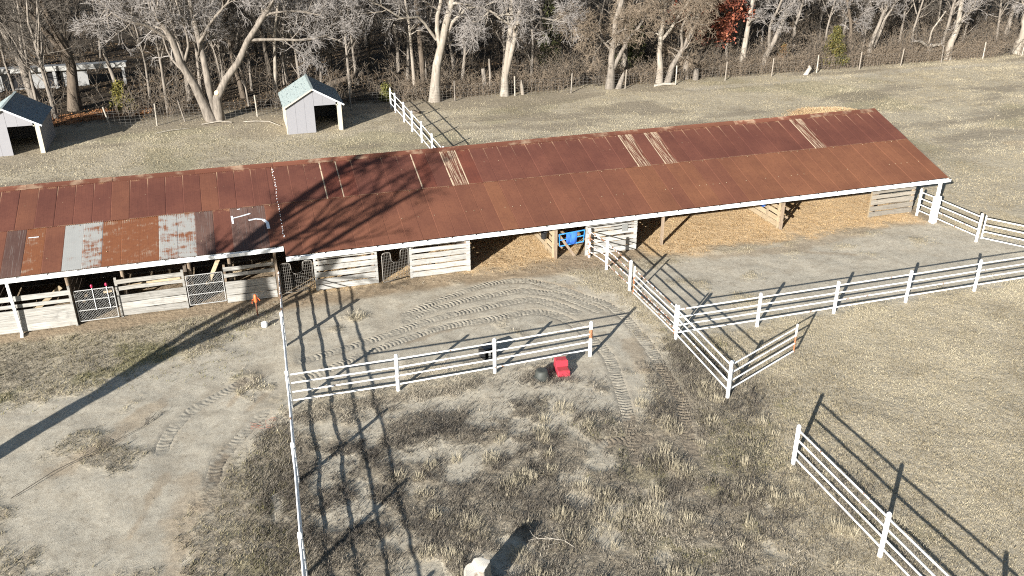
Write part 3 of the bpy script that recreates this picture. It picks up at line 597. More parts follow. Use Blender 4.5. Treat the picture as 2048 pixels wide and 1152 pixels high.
stall(14.33, 16.86, 34.55, [(.03, .27), (.30, .54), (.60, .80), (.88, 1.10), (1.16, 1.27), (1.30, 1.39), (1.44, 1.56)], 'board_white', posts=((0, .09), (1, .14)))
stall(29.76, 32.36, 34.60, [(.08, .33), (.40, .64), (.72, .96), (1.04, 1.22), (1.30, 1.48)], 'board_grey', pm='board_tan', posts=((0, .10), (1, .12)))
for x, m in ((12.90, 'board_tan'), (24.66, 'board_tan'), (18.9, 'board_grey')):     # partitions that run back into the barn
    if x == 18.9: continue
    stall(x, x+3.9, 34.80, [(.03, .27), (.33, .57), (.64, .86), (.94, 1.14), (1.22, 1.42)], m, rz=math.pi/2, posts=((0, .08), (.25, .08), (1, .08)))
for x in (-9.9, -7.2, -2.9, .62, 4.7, 8.85, 16.85):  # the first, hidden behind its panel, is added to shade the far left bay
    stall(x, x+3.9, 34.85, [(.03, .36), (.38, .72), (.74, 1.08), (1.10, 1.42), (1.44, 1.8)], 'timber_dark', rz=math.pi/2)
p = MB(); p.beam((13.05, 34.7, 1.15), (13.75, 34.45, .12), .035, .12); obj('brace_board', p.mesh('brace_board', 'timber_brown'), barn)
for z in (.72, 1.15):
    p = MB(); p.beam((24.7, 34.85, z), (25.12, 34.80, z-.22), .03, .11); obj('brace_board', p.mesh('brace_board', 'timber_brown'), barn)
p = MB(); p.box((16.08, 34.485, 1.02), (16.36, 34.515, 1.36)); obj('metal_plate', p.mesh('metal_plate', 'grey_metal'), barn)
# loose lumber behind the left stall fronts
for a, b, m in (((-6.2, 35.6, .7), (-3.2, 35.2, 1.1), 'board_tan'), ((-2.2, 35.4, .5), (-1.6, 35.1, 1.75), 'board_tan'), ((-8.8, 35.4, .3), (-7.6, 35.2, 1.3), 'board_tan'), ((-1.2, 35.3, 1.0), (.5, 35.2, 1.3), 'board_tan')):
    p = MB(); p.beam(a, b, .04, .16); obj('loose_board', p.mesh('loose_board', m), barn)

# chain-link stall gates
def chain_gate(x0, x1, y, label):
    L = x1-x0; P = MB(); h = 1.42; r = .021
    for a, b in (((0, 0, .12), (0, 0, h)), ((L, 0, .12), (L, 0, h)), ((0, 0, .12), (L, 0, .12)), ((0, 0, h), (L, 0, h)), ((0, 0, .57), (L, 0, .57)), ((0, 0, 1.0), (L, 0, 1.0))): P.tube([a, b], r, 6)
    g = obj('chain_link_gate', P.mesh('chain_link_gate', 'galv_wire'), barn, (x0, y, 0)); g['label'] = label
    w = MB(); sp = .10; n = int((L+h)/sp)
    for i in range(-int(h/sp), int(L/sp)+1):
        for sgn in (1, -1):
            a = i*sp; pts = []
            u0, u1 = max(0, -a), min(h-.12, L-a)
            if u1 <= u0: continue
            q = [(a+u0, .12+u0), (a+u1, .12+u1)]
            if sgn < 0: q = [(L-xx, zz) for xx, zz in q]
            w.tube([(q[0][0], .004*sgn, q[0][1]), (q[1][0], .004*sgn, q[1][1])], .0036, 3, cap=False)
    obj('wire_mesh', w.mesh('wire_mesh', 'galv_wire'), g); return g
g1 = chain_gate(-7.02, -5.60, 34.28, 'chain-link gate with two red-topped rods'); g2 = chain_gate(-2.92, -1.52, 34.46, 'plain chain-link gate')
for dx in (.68, 1.20):
    p = MB(); p.tube([(dx, -.03, .55), (dx, -.03, 1.52)], .012, 6); q = obj('rod', p.mesh('rod', 'gutter_white'), g1)
    p = MB(); p.tube([(dx, -.03, 1.50), (dx, -.03, 1.53), (dx, -.03, 1.60), (dx, -.03, 1.64)], [.022, .05, .05, .022], 8); obj('knob', p.mesh('knob', 'magenta_knob'), g1)
# wire stall guards with a U-shaped neck opening
def guard(x, y, rz, L=1.32, h=1.42):
    P = MB(); r = .016; n0, n1, nb = L*.33, L*.70, h-.52
    out = [(.05, 0, .08), (0, 0, .15), (0, 0, h-.12), (.04, 0, h-.03), (.12, 0, h), (n0-.10, 0, h), (n0-.02, 0, h-.05), (n0, 0, h-.14), (n0+.02, 0, nb+.10), (n0+.12, 0, nb), (n1-.12, 0, nb), (n1-.02, 0, nb+.10), (n1, 0, h-.14), (n1+.02, 0, h-.05), (n1+.10, 0, h), (L-.12, 0, h), (L-.03, 0, h-.04), (L, 0, h-.12), (L, 0, .15), (L-.05, 0, .08), (.05, 0, .08)]
    P.tube(out, r, 6, cap=False)
    g = obj('stall_guard', P.mesh('stall_guard', 'wire_dull'), barn, (x, y, .05), (0, 0, rz)); w = MB()
    xx = .075
    while xx < L-.02:
        w.tube([(xx, 0, .08), (xx, 0, nb if n0-.01 < xx < n1+.01 else h-.01)], .0055, 3, cap=False); xx += .075
    zz = .2
    while zz < h-.03:
        if zz < nb: w.tube([(0, 0, zz), (L, 0, zz)], .0055, 3, cap=False)
        else: w.tube([(0, 0, zz), (n0, 0, zz)], .0055, 3, cap=False); w.tube([(n1, 0, zz), (L, 0, zz)], .0055, 3, cap=False)
        zz += .13
    obj('wire_grid', w.mesh('wire_grid', 'wire_dull'), g)
guard(.74, 34.42, math.radians(3)); guard(4.92, 34.20, math.radians(16), 1.25)
# blobs of sealant on the left roof and screw heads along the joint
def onroof(x, y, d=.052): return (x, y, zr(y)+d)
def patch(pts, w):
    p = MB()
    for (a, b), (c, d) in zip(pts[:-1], pts[1:]): p.beam(onroof(a, b), onroof(c, d), w*rs.uniform(.8, 1.2), .012)
    obj('sealant_patch', p.mesh('sealant_patch', 'sealant'), barn)
patch([(-.86, 35.92), (-.84, 35.45)], .07); patch([(-.86, 35.78), (-.50, 35.86), (-.12, 35.97)], .08)
patch([(-.22, 35.55), (.10, 35.60), (.36, 35.50), (.50, 35.28), (.52, 34.90)], .12); patch([(-8.45, 35.90), (-8.08, 35.90)], .06); patch([(-.62, 36.32), (-.5, 36.33)], .05)
p = MB(); y = 34.3
while y < 39: 
    xx = 1.06+rs.uniform(-.03, .03); z = zr(y)+.06; p.box((xx-.016, y-.016, z-.012), (xx+.016, y+.016, z+.014)); y += rs.uniform(.06, .22)
obj('roof_screws', p.mesh('roof_screws', 'sealant'), barn, kind='stuff')
for (x, y) in [(rs.uniform(-13, 30), rs.uniform(33.6, 39)) for _ in range(0)]: pass
p = MB()
for row_y in (34.6, 36.35, 37.9, 38.9):
    x = -14
    while x < 32.6:
        if rs.random() < .35: p.box((x-.012, row_y-.012, zr(row_y)+.04), (x+.012, row_y+.012, zr(row_y)+.062))
        x += .35
obj('roof_nails', p.mesh('roof_nails', 'board_tan'), barn, kind='stuff')

# ------------------------------------------------------------------ white pipe fences
def post_mesh(name, h, r, n=10):
    p = MB(); p.tube([(0, 0, -.25), (0, 0, h-r*.6)], r, n, dome=True); return p.mesh(name, 'white_paint')
PM = post_mesh('post', 1.42, .066); PT = post_mesh('thin_post', 1.42, .045)
p = MB(); p.tube([(0, 0, 0), (1, 0, 0)], .029, 8); RM = p.mesh('rail', 'white_paint')
p = MB(); p.tube([(0, 0, 0), (1, 0, 0)], .025, 6); RT = p.mesh('thin_rail', 'white_paint')
def setm(o, m):
    if m: o.material_slots[0].link = 'OBJECT'; o.material_slots[0].material = M[m]
    return o
def rail(parent, p, q, m=None, me=None, name='rail'):
    p, q = Vector(p), Vector(q); d = q-p
    o = obj(name, me or RM, parent, p, (0, -math.asin(d.z/d.length), math.atan2(d.y, d.x)), (d.length, 1, 1)); return setm(o, m)
HS = (.27, .59, .92, 1.25)
def fence(label, pts, hs=HS, posts=None, pm=None, rm=None, me=None, pme=None, skip=()):
    f = thing('pipe_fence', label, 'fence', (pts[0][0], pts[0][1], 0)); o = Vector((pts[0][0], pts[0][1], 0))
    for i, pt in enumerate(pts):
        if posts is None or i in posts:
            q = obj('post', pme or PM, f, (pt[0]-o.x, pt[1]-o.y, 0)); setm(q, (pm or {}).get(i, 'white_paint_chipped' if rs.random() < .3 else None))
    for i, (a, b) in enumerate(zip(pts[:-1], pts[1:])):
        if i in skip: continue
        for h in hs: rail(f, (a[0]-o.x, a[1]-o.y, h+rs.uniform(-.012, .012)), (b[0]-o.x, b[1]-o.y, h+rs.uniform(-.012, .012)), (rm or {}).get(i, 'white_paint_chipped' if rs.random() < .35 else None), me)
    return f
fence('long white pipe fence beside the dirt drive, seen end on', [(.50, 30.05), (.36, 25.72), (.21, 21.62), (.06, 17.74), (-.10, 13.8), (-.25, 9.9)])
fence('short white pipe fence crossing the yard behind the red mounting block', [(.45, 25.74), (3.94, 25.68), (7.40, 25.75), (11.07, 25.90)], posts=(1, 2, 3), pm={3: 'paint_rust_middle'})
fence('white pipe fence along the near side of the bare pen', [(14.65, 26.11), (18.14, 26.10), (21.62, 26.10), (25.06, 26.09), (28.53, 26.10), (32.05, 26.10), (35.5, 26.1)])
fence('white pipe fence in the near pasture corner, gap before its first post', [(14.40, 18.01), (14.33, 13.98), (14.28, 9.95), (14.2, 5.9)])
fence('white pipe fence span between the pen corner and the open gate', [(14.60, 26.0), (14.43, 21.89)], posts=(1,))
fence('white pipe fence at the barn end, two spans from the grey stall panel', [(32.43, 34.24), (32.50, 33.36), (32.66, 30.45)], posts=(0, 2), pme=PM)
fence('chipped white pipe fence from the stall front to the yard gate', [(14.42, 34.32), (14.66, 32.84), (14.70, 30.47)], pm={0: 'white_paint_rusty'}, rm={0: 'white_paint_rusty', 1: 'white_paint_rusty'}, hs=(.30, .62, .95, 1.25), me=RM)
fence('white three-rail pipe fence dividing the field behind the barn', [(10.85, 64.85), (10.90, 63.3), (10.98, 60.4), (11.03, 57.8), (11.08, 55.0), (11.1, 52.0), (11.12, 49.0), (11.15, 46)], hs=(.30, .75, 1.22))
def gate(label, a, b, hs, m=None, endm=None, h=1.36, me=None, endm0=None):
    f = thing('pipe_gate', label, 'gate', (a[0], a[1], 0)); d = Vector((b[0]-a[0], b[1]-a[1], 0))
    p = MB(); p.tube([(0, 0, hs[0]-.04), (0, 0, h)], .035, 8, dome=True); st = p.mesh('stile', 'white_paint')
    setm(obj('stile', st, f, (0, 0, 0)), endm0 or m); setm(obj('stile', st, f, d), endm or m)
    for z in hs: rail(f, (0, 0, z), (d.x, d.y, z), m if rs.random() < .6 else None, me or RT, 'bar')
    return f
gate('rusty-barred white gate closing the pen, five bars', (14.63, 29.95), (14.64, 26.28), (.20, .36, .56, .80, 1.02, 1.24), 'white_paint_rusty', 'white_paint_rusty', endm0='paint_rust_low')
gate('white gate swung open into the pasture with a rusty end stile', (14.55, 21.97), (18.05, 23.55), (.28, .60, .92, 1.24), None, 'paint_rust_low', me=RM)
gate('white gate between the drive and the yard, next to the barn', (.66, 33.9), (.52, 30.2), (.25, .52, .80, 1.05, 1.28), 'white_paint_rusty', 'white_paint')
gate('white gate between the pen end post and the pasture', (32.72, 30.25), (35.4, 26.3), (.27, .59, .92, 1.25), None, 'white_paint_chipped', me=RM)

# ------------------------------------------------------------------ wire fence at the wood's edge
wf = thing('wire_fence', 'woven wire fence on pale posts at the edge of the bare wood', 'fence', (0, 65.2, 0))
PX = [-22, -18.5, -14.6, -8.56, -5.55, -3.75, -1.0, 1.21, 4.6, 7.9, 10.85, 15.88, 20.75, 25.28, 29.91, 34.5, 39.14, 43.69, 48.16, 52.58, 57, 61.6, 66.4, 71, 76]
PYv = [65, 65, 65, 64.87, 64.71, 65.4, 65.0, 65.23, 65.2, 65.0, 64.9, 65.37, 65.5, 65.1, 65.05, 65.2, 65.34, 65.5, 65.53, 65.62, 65.7, 65.9, 66.05, 66.1, 66.2]
p = MB(); p.tube([(0, 0, -.2), (0, 0, 1.55)], .055, 7); fpm = p.mesh('post', 'bark_white')
for i, (x, y) in enumerate(zip(PX, PYv)):
    o = obj('post', fpm, wf, (x, y-65.2, 0), (rs.uniform(-.04, .04), -.16 if x in (-8.56, -3.75, -1.0) else rs.uniform(-.04, .04), 0)); setm(o, rs.choice(['bark_white', 'log_pale', 'log_pale', 'bark_grey']))
w = MB()
for (x0, y0), (x1, y1) in zip(zip(PX[:-1], PYv[:-1]), zip(PX[1:], PYv[1:])):
    for h in (.08, .24, .42, .62, .84, 1.08, 1.22): w.tube([(x0, y0-65.27, h), ((x0+x1)/2, (y0+y1)/2-65.27, h-.02), (x1, y1-65.27, h)], .0045, 3, cap=False)
    n = int((x1-x0)/.32)
    for k in range(n):
        u = k/n; w.tube([(x0+u*(x1-x0), y0+u*(y1-y0)-65.27, .05), (x0+u*(x1-x0), y0+u*(y1-y0)-65.27, 1.22)], .004, 3, cap=False)
obj('wire_mesh', w.mesh('wire_mesh', 'wire_dull'), wf)

# ------------------------------------------------------------------ two run-in sheds
def shed(x, y, label):
    s = thing('run_in_shed', label, 'shed', (x, y, 0)); Wd, D, E, A = 3.66, 4.3, 1.92, 2.98
    c = Wd/2; zt = lambda xx: E+(A-E)*(1-abs(xx-c)/c)
    def wallp(name, pts, y0, y1, m):
        p = MB(); k = len(pts); vs = [(a, y0, z) for a, z in pts]+[(a, y1, z) for a, z in pts]
        p._add(vs, [tuple(range(k)), tuple(range(2*k-1, k-1, -1))]+[((i+1) % k, i, k+i, k+(i+1) % k) for i in range(k)], 0); return obj(name, p.mesh(name, m), s)
    # front: siding panels with a doorway on the east half
    xs = [0, .62, 1.24, 1.85]
    for a, b in zip(xs[:-1], xs[1:]): wallp('siding_panel', [(a+.004, -.02), (b-.004, -.02), (b-.004, zt(b)-.03), (a+.004, zt(a)-.03)], 0, .03, 'shed_siding')
    wallp('siding_panel', [(1.858, 1.80), (2.46, 1.80), (2.46, zt(2.46)-.03), (1.858, zt(1.858)-.03)], .0, .03, 'shed_siding')
    wallp('siding_panel', [(2.468, 1.80), (3.30, 1.80), (3.30, zt(3.30)-.03), (2.468, zt(2.468)-.03)], .0, .03, 'shed_siding')
    wallp('corner_board', [(-.06, -.05), (-.003, -.05), (-.003, E-.03), (-.06, E-.06)], -.01, .35, 'cream_trim')
    p = MB(); p.box((3.40, 0, -.05), (3.44, .42, 1.86)); p.box((3.30, .0, 1.74), (3.66, .03, 1.80)); p.box((3.445, -.012, -.05), (3.66, .02, 1.90)); obj('door_jamb', p.mesh('door_jamb', 'cream_trim'), s)
    p = MB(); p.box((-.002, .04, -.05), (.03, D, E)); obj('side_wall', p.mesh('side_wall', 'cream_trim'), s)
    p = MB(); p.box((Wd-.03, .03, -.05), (Wd, D, E)); obj('side_wall', p.mesh('side_wall', 'shed_siding'), s)
    wallp('rear_wall', [(.03, -.05), (Wd-.03, -.05), (Wd-.03, E), (c, A-.03), (.03, E)], D-.03, D, 'shed_interior')
    for sg, m in ((-1, 'teal_metal'), (1, 'teal_metal_shaded')):  # sunlit slope in the pale copy, shaded slope in the darkened one
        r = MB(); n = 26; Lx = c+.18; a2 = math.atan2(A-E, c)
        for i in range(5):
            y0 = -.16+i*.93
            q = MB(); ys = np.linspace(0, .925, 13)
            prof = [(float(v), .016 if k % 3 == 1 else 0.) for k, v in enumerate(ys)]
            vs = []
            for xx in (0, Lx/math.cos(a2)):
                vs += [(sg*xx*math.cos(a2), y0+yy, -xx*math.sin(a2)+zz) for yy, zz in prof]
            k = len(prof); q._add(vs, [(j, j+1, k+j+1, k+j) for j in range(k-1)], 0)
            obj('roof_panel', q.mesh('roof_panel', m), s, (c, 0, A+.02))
        f = MB(); f.beam((c, -.17, A-.04), (c+sg*Lx, -.17, A-.04-Lx*math.tan(a2)), .03, .09); obj('barge_board', f.mesh('barge_board', 'cream_trim' if sg < 0 else 'gutter_white'), s)
    p = MB(); p.beam((c, -.18, A+.03), (c, D+.25, A+.03), .16, .02); obj('ridge_cap', p.mesh('ridge_cap', 'teal_metal'), s)
    return s
shed(2.95, 59.65, 'small gabled horse shed with pale teal roof beside the white dividing fence')
shed(-15.62, 60.05, 'small gabled horse shed with a roof slope coloured as shaded, farther from the white dividing fence')

# ------------------------------------------------------------------ small objects in the yard
b = thing('mounting_block', 'red plastic two-step mounting block beside a black tub', 'mounting block', (9.68, 25.12, 0), math.radians(-6)); b.scale = (.74, .74, .92)
p = MB(); prof = [(-.46, 0), (-.43, .26), (-.02, .26), (-.0, .52), (.38, .52), (.45, 0)]
vs = []
for xx, k in ((-.30, 1), (-.265, 1), (.265, 1), (.30, 1)):
    inset = .03 if abs(xx) > .28 else 0
    vs += [(xx, y*(1-inset), max(0, z-inset*.8)) for y, z in prof]
n = 6; fs = [tuple(range(n))[::-1], tuple(range(18, 24))]
for r in range(3): fs += [(r*n+i, r*n+(i+1) % n, (r+1)*n+(i+1) % n, (r+1)*n+i) for i in range(n)]
p._add(vs, fs, 0); obj('body', p.mesh('body', 'red_plastic'), b)
for y0, y1, z in ((-.40, -.06, .262), (.03, .36, .522)):
    p = MB(); p.box((-.25, y0, z), (.25, y1, z+.012)); obj('tread', p.mesh('tread', 'red_plastic_worn'), b)
tb = thing('rubber_tub', 'upturned black rubber tub beside the red mounting block', 'tub', (8.88, 24.95, 0)); tb.scale = (.85, .85, .85)
p = MB(); p.tube([(0, 0, -.02), (0, 0, .05), (0, 0, .06), (0, 0, .36), (.0, 0, .40), (0, 0, .41)], [.37, .37, .34, .27, .24, .18], 8); obj('body', p.mesh('body', 'black_rubber'), tb)
p = MB(); p.tube([(0, 0, .0), (0, 0, .045)], [.385, .385], 8); obj('rim', p.mesh('rim', 'black_rubber'), tb)
bn = thing('feed_bin', 'black plastic feed bin tipped on its side behind the short white fence', 'bin', (7.50, 27.0, 0), math.radians(15)); bn.scale = (.72, .72, .72)
p = MB()
for a, bb in (((-.36, -.32, .0), (.36, .32, .03)), ((-.36, -.32, .03), (-.33, .32, .60)), ((.33, -.32, .03), (.36, .32, .60)), ((-.33, .29, .03), (.33, .32, .60)), ((-.36, -.32, .603), (.36, .32, .63))): p.box(a, bb)
obj('shell', p.mesh('shell', 'black_plastic'), bn)
p = MB(); p.box((-.05, -.2, .033), (.06, -.15, .40)); p.box((-.02, -.12, .033), (.26, -.07, .12)); obj('insert', p.mesh('insert', 'grey_metal'), bn)
hy = thing('yard_hydrant', 'rusty yard hydrant with an orange head in front of the stalls', 'hydrant', (-.36, 32.9, 0))
p = MB(); p.tube([(0, 0, -.1), (0, 0, .62)], .03, 8); obj('standpipe', p.mesh('standpipe', 'rust_pipe'), hy)
p = MB(); p.tube([(0, 0, .60), (0, 0, .66), (0, 0, .80), (0, 0, .92), (0, 0, .96)], [.04, .075, .065, .06, .02], 8); p.tube([(0, 0, .76), (-.13, -.05, .74), (-.15, -.06, .62)], .028, 6); obj('head', p.mesh('head', 'orange_paint'), hy)
p = MB(); p.beam((.02, 0, .90), (.16, .02, .66), .03, .03); obj('handle', p.mesh('handle', 'orange_paint'), hy)
bk = thing('white_bucket', 'small white plastic bucket lying on the dirt beside the drive fence', 'bucket', (-.15, 31.85, 0)); bk.scale = (.72, .72, .8)
p = MB(); p.tube([(0, 0, 0), (0, 0, .04), (0, 0, .22), (0, 0, .27)], [.15, .165, .17, .12], 14); obj('body', p.mesh('body', 'gutter_white'), bk)
p = MB(); p.tube([(0, 0, .19), (0, 0, .215)], .18, 14); obj('rim', p.mesh('rim', 'gutter_white'), bk)
def bucket(x, y, z, m, label, r=.16):
    k = thing('hanging_bucket', label, 'bucket', (x, y, z)); p = MB(); p.tube([(0, 0, 0), (0, 0, .30)], [r*.8, r], 12, cap=False); p.tube([(0, 0, .0), (0, 0, .012)], r*.8, 12); obj('body', p.mesh('body', m), k)
    p = MB(); p.tube([(0, 0, .275), (0, 0, .305)], r*1.07, 12, cap=False); obj('rim', p.mesh('rim', m), k)
    p = MB(); p.tube([(-r, 0, .29), (-r*.6, .05, .42), (0, .08, .46), (r*.6, .05, .42), (r, 0, .29)], .008, 5); obj('handle', p.mesh('handle', 'wire_dull'), k)
bucket(12.62, 35.45, .72, 'black_plastic', 'black bucket hanging on the tan partition by the blue webbing'); bucket(24.36, 35.9, .85, 'blue_canvas', 'blue bucket hanging on the tan partition in the straw bay', .18)
sg = thing('stall_webbing', 'blue canvas stall webbing hung across a dark stall opening', 'webbing', (13.02, 34.62, .55))
def strap(a, c, w=.05): p = MB(); p.beam(a, c, .02, w); obj('strap', p.mesh('strap', 'blue_strap'), sg)
strap((.02, 0, .62), (1.24, -.04, .72)); strap((.10, 0, .05), (1.20, -.04, .16)); strap((.06, 0, .05), (.03, 0, .64)); strap((1.20, -.04, .14), (1.24, -.04, .72)); strap((.05, 0, .34), (.38, 0, .36)); strap((.85, -.02, .42), (1.22, -.04, .46))
p = MB()
for i in range(6):
    u0, u1 = i/6, (i+1)/6; f = lambda u: (.36+.52*u, -.05-.03*math.sin(u*9), .64+.05*u); h = lambda u: (.38+.50*u, -.04+.03*math.sin(u*7), .06+.06*u)
    p._add([f(u0), f(u1), h(u1), h(u0), tuple(np.add(f(u0), (0, .012, 0))), tuple(np.add(f(u1), (0, .012, 0))), tuple(np.add(h(u1), (0, .012, 0))), tuple(np.add(h(u0), (0, .012, 0)))], [(3, 2, 1, 0), (4, 5, 6, 7), (0, 1, 5, 4), (2, 3, 7, 6)], 0, True)
obj('canvas_panel', p.mesh('canvas_panel', 'blue_canvas'), sg)
# twine tangle
p = MB(); rg_ = random.Random(4)
for k in range(9):
    a = rg_.uniform(0, 6.28); c0 = Vector((rg_.uniform(-.3, .3), rg_.uniform(-.18, .18), .02)); pts = [c0+Vector((math.cos(a+j*.8)*.16*rg_.uniform(.5, 1.3), math.sin(a+j*.8)*.10, rg_.uniform(.01, .05))) for j in range(6)]; p.tube(pts, .004, 3)
tag(obj('baling_twine', p.mesh('baling_twine', 'twine'), None, (-.55, 24.95, .01)), 'tangle of red baling twine on the drive edge', 'twine')

# ------------------------------------------------------------------ stump
st = thing('tree_stump', 'tall pale cut stump in the weeds at the near edge', 'stump', (4.05, 15.9, 0)); st.scale = (.80, .80, .98)
rg2 = np.random.default_rng(12); n = 28; a = np.arange(n)*2*np.pi/n; lob = 1+.16*np.sin(2*a+.6)+.09*np.sin(5*a+1)+.05*np.sin(9*a)
V = []; lev = [(-.15, .80), (.02, .66), (.12, .50), (.3, .41), (.55, .38), (.78, .37), (.84, .355)]
for h, r in lev: V.append(np.c_[np.cos(a)*r*(1+(lob-1)*(1.6 if h < .3 else 1)), np.sin(a)*r*(1+(lob-1)*(1.6 if h < .3 else 1)), h+.05*np.cos(a)*(h > .5)])
V = np.concatenate(V); i = np.arange(n); Fq = np.concatenate([np.stack([k*n+i, k*n+(i+1) % n, (k+1)*n+(i+1) % n, (k+1)*n+i], 1) for k in range(len(lev)-1)])
obj('bark', npmesh('bark', V, [Fq], 'log_pale', smooth=True), st)
Vt = np.r_[V[-n:]+[0, 0, .004], V[-n:]*[.5, .5, 1]+[0, 0, .012], [[0, 0, .85]]]; F4 = np.stack([i, (i+1) % n, n+(i+1) % n, n+i], 1); F3 = np.stack([n+i, n+(i+1) % n, np.full(n, 2*n)], 1)
t = T('stump_top', .85, .2); wv = t.n('ShaderNodeTexWave', {'Vector': t.O, 'Scale': 6.0, 'Distortion': 3.0, 'Detail': 3.0}, wave_type='RINGS', rings_direction='Z').outputs[0]
M['stump_top'] = t.col(t.mix(t.step(t.noise(4, 5), .58, .72), t.mix(wv, (.50, .46, .39), (.60, .57, .50)), (.26, .16, .09)))
obj('cut_face', npmesh('cut_face', Vt, [F4, F3], 'stump_top'), st)

# ------------------------------------------------------------------ trees
def spawn(P, Rd, m, L, rg, spread, trop, npts, t0=.25, wob=.22, rs_=.45, re=.25, rmin=.010, lt=.55):
    B, n, _ = P.shape; t = rg.uniform(t0, 1.0, (B, m)); t[:, 0] = rg.uniform(.85, 1, B); f = t*(n-1); i0 = np.clip(f.astype(int), 0, n-2); fr = (f-i0)[..., None]
    bi = np.arange(B)[:, None]; a = P[bi, i0]; b = P[bi, i0+1]; pos = a*(1-fr)+b*fr; d = b-a; d /= np.linalg.norm(d, axis=-1, keepdims=True)+1e-9
    r = (Rd[bi, i0]*(1-fr[..., 0])+Rd[bi, i0+1]*fr[..., 0])*rs_
    rv = rg.normal(0, 1, d.shape); rv -= (rv*d).sum(-1, keepdims=True)*d; rv /= np.linalg.norm(rv, axis=-1, keepdims=True)+1e-9
    an = rg.normal(spread, spread*.3, t.shape)[..., None]; d2 = d*np.cos(an)+rv*np.sin(an)
    ln = (L*(1-lt*t)*rg.uniform(.6, 1.3, t.shape))[..., None]
    pos = pos.reshape(-1, 3); d2 = d2.reshape(-1, 3); ln = ln.reshape(-1, 1); r = np.maximum(r.reshape(-1), rmin)
    out = [pos]; p = pos
    for k in range(npts-1):
        d2 = d2+rg.normal(0, wob, d2.shape)+np.array([0, 0, trop]); d2 /= np.linalg.norm(d2, axis=1, keepdims=True); p = p+d2*ln/(npts-1); out.append(p)
    Pn = np.stack(out, 1); tp = np.linspace(1, re, npts)[None]; Rn = np.maximum(r[:, None]*tp, rmin*.8)
    return Pn, Rn
def resample(pts, n):
    p = np.array(pts, float); s = np.r_[0, np.cumsum(np.linalg.norm(np.diff(p, axis=0), axis=1))]; u = np.linspace(0, s[-1], n)
    return np.stack([np.interp(u, s, p[:, k]) for k in range(3)], 1)
def crown(limbs, rad, rg, cfg):
    """limbs (B,n,3) -> levels of finer branches"""
    lv = []; P, Rd = limbs, rad
    for c in cfg: P, Rd = spawn(P, Rd, rg=rg, **c); lv.append((P, Rd))
    return lv
def tree_parts(limbs_xyz, radii, seed, cfg, n=9):
    rg = np.random.default_rng(seed); Ps = []; Rs = []
    for l, (r0, r1) in zip(limbs_xyz, radii):
        p = resample(l, n); p[1:-1] += rg.normal(0, r0*.22, (n-2, 3)); Ps.append(p)
        rr = np.linspace(r0, r1, n)
        if p[0, 2] < .1: rr[0] *= 1.45; rr[1] *= 1.1; p[0, 2] = -.2
        Rs.append(rr)
    P = np.array(Ps); Rd = np.array(Rs); return P, Rd, crown(P, Rd, rg, cfg)
def build_tree(name, label, cat, base, limbs, radii, seed, cfg, mt='bark_grey', mc='twig_pale', extra=None, loc=None):
    P, Rd, lv = tree_parts(limbs, radii, seed, cfg)
    o = thing(name, label, cat, (base[0], base[1], 0)); off = np.array([base[0], base[1], 0])
    v, q = tubes(P-off, Rd, 9); obj('trunk', npmesh('trunk', v, [q], mt, smooth=True), o)
    parts = []
    for k, (p, r) in enumerate(lv):
        v, q = tubes(p-off, r, 5 if k == 0 else 3); parts.append((v, q, 0 if k == 0 and len(lv) > 2 else 1))
    V, F, fm = merge(parts); obj('crown', npmesh('crown', V, F, [mt, mc], fm, smooth=True), o)
    return o, P
CF_BIG = [dict(m=8, L=3.6, spread=.85, trop=.05, npts=6, t0=.30, rs_=.5), dict(m=8, L=1.9, spread=.8, trop=.0, npts=5, rs_=.5, rmin=.016), dict(m=7, L=.95, spread=.7, trop=-.02, npts=4, rmin=.011), dict(m=3, L=.5, spread=.6, trop=-.03, npts=3, rmin=.009)]
CF_MED = [dict(m=10, L=2.6, spread=.85, trop=.08, npts=5, t0=.35, rs_=.45), dict(m=8, L=1.3, spread=.75, trop=.03, npts=4, rs_=.5, rmin=.014), dict(m=7, L=.7, spread=.7, trop=0, npts=4, rmin=.010), dict(m=2, L=.4, spread=.6, trop=0, npts=3, rmin=.009)]
CF_BUSH = [dict(m=14, L=2.6, spread=1.05, trop=.0, npts=5, t0=.18, rs_=.4), dict(m=9, L=1.3, spread=.85, trop=-.02, npts=4, rs_=.5, rmin=.014), dict(m=7, L=.75, spread=.75, trop=-.03, npts=4, rmin=.010), dict(m=2, L=.4, spread=.6, trop=0, npts=3, rmin=.009)]
CF_THIN = [dict(m=9, L=1.6, spread=.8, trop=.1, npts=5, t0=.35, rs_=.45), dict(m=7, L=.8, spread=.7, trop=.05, npts=4, rs_=.5, rmin=.011), dict(m=5, L=.45, spread=.7, trop=.05, npts=3, rmin=.009)]
CF_SNAG = [dict(m=3, L=.8, spread=.7, trop=.1, npts=4, t0=.7, rs_=.3), dict(m=3, L=.4, spread=.7, trop=.1, npts=3, rmin=.009)]

def L3(base_y, xz, dy=0.0, ext=0.0):
    """(x, z) pairs in the plane y = base_y, drifting by dy; carried on upwards by ext metres"""
    pts = [(x, base_y+dy*(i/(max(1, len(xz)-1))), z) for i, (x, z) in enumerate(xz)]
    if ext:
        a, b = np.array(pts[-2]), np.array(pts[-1]); d = (b-a)/np.linalg.norm(b-a); d = d*.7+np.array([0, 0, .4]); pts.append(tuple(b+d*ext))
    return pts
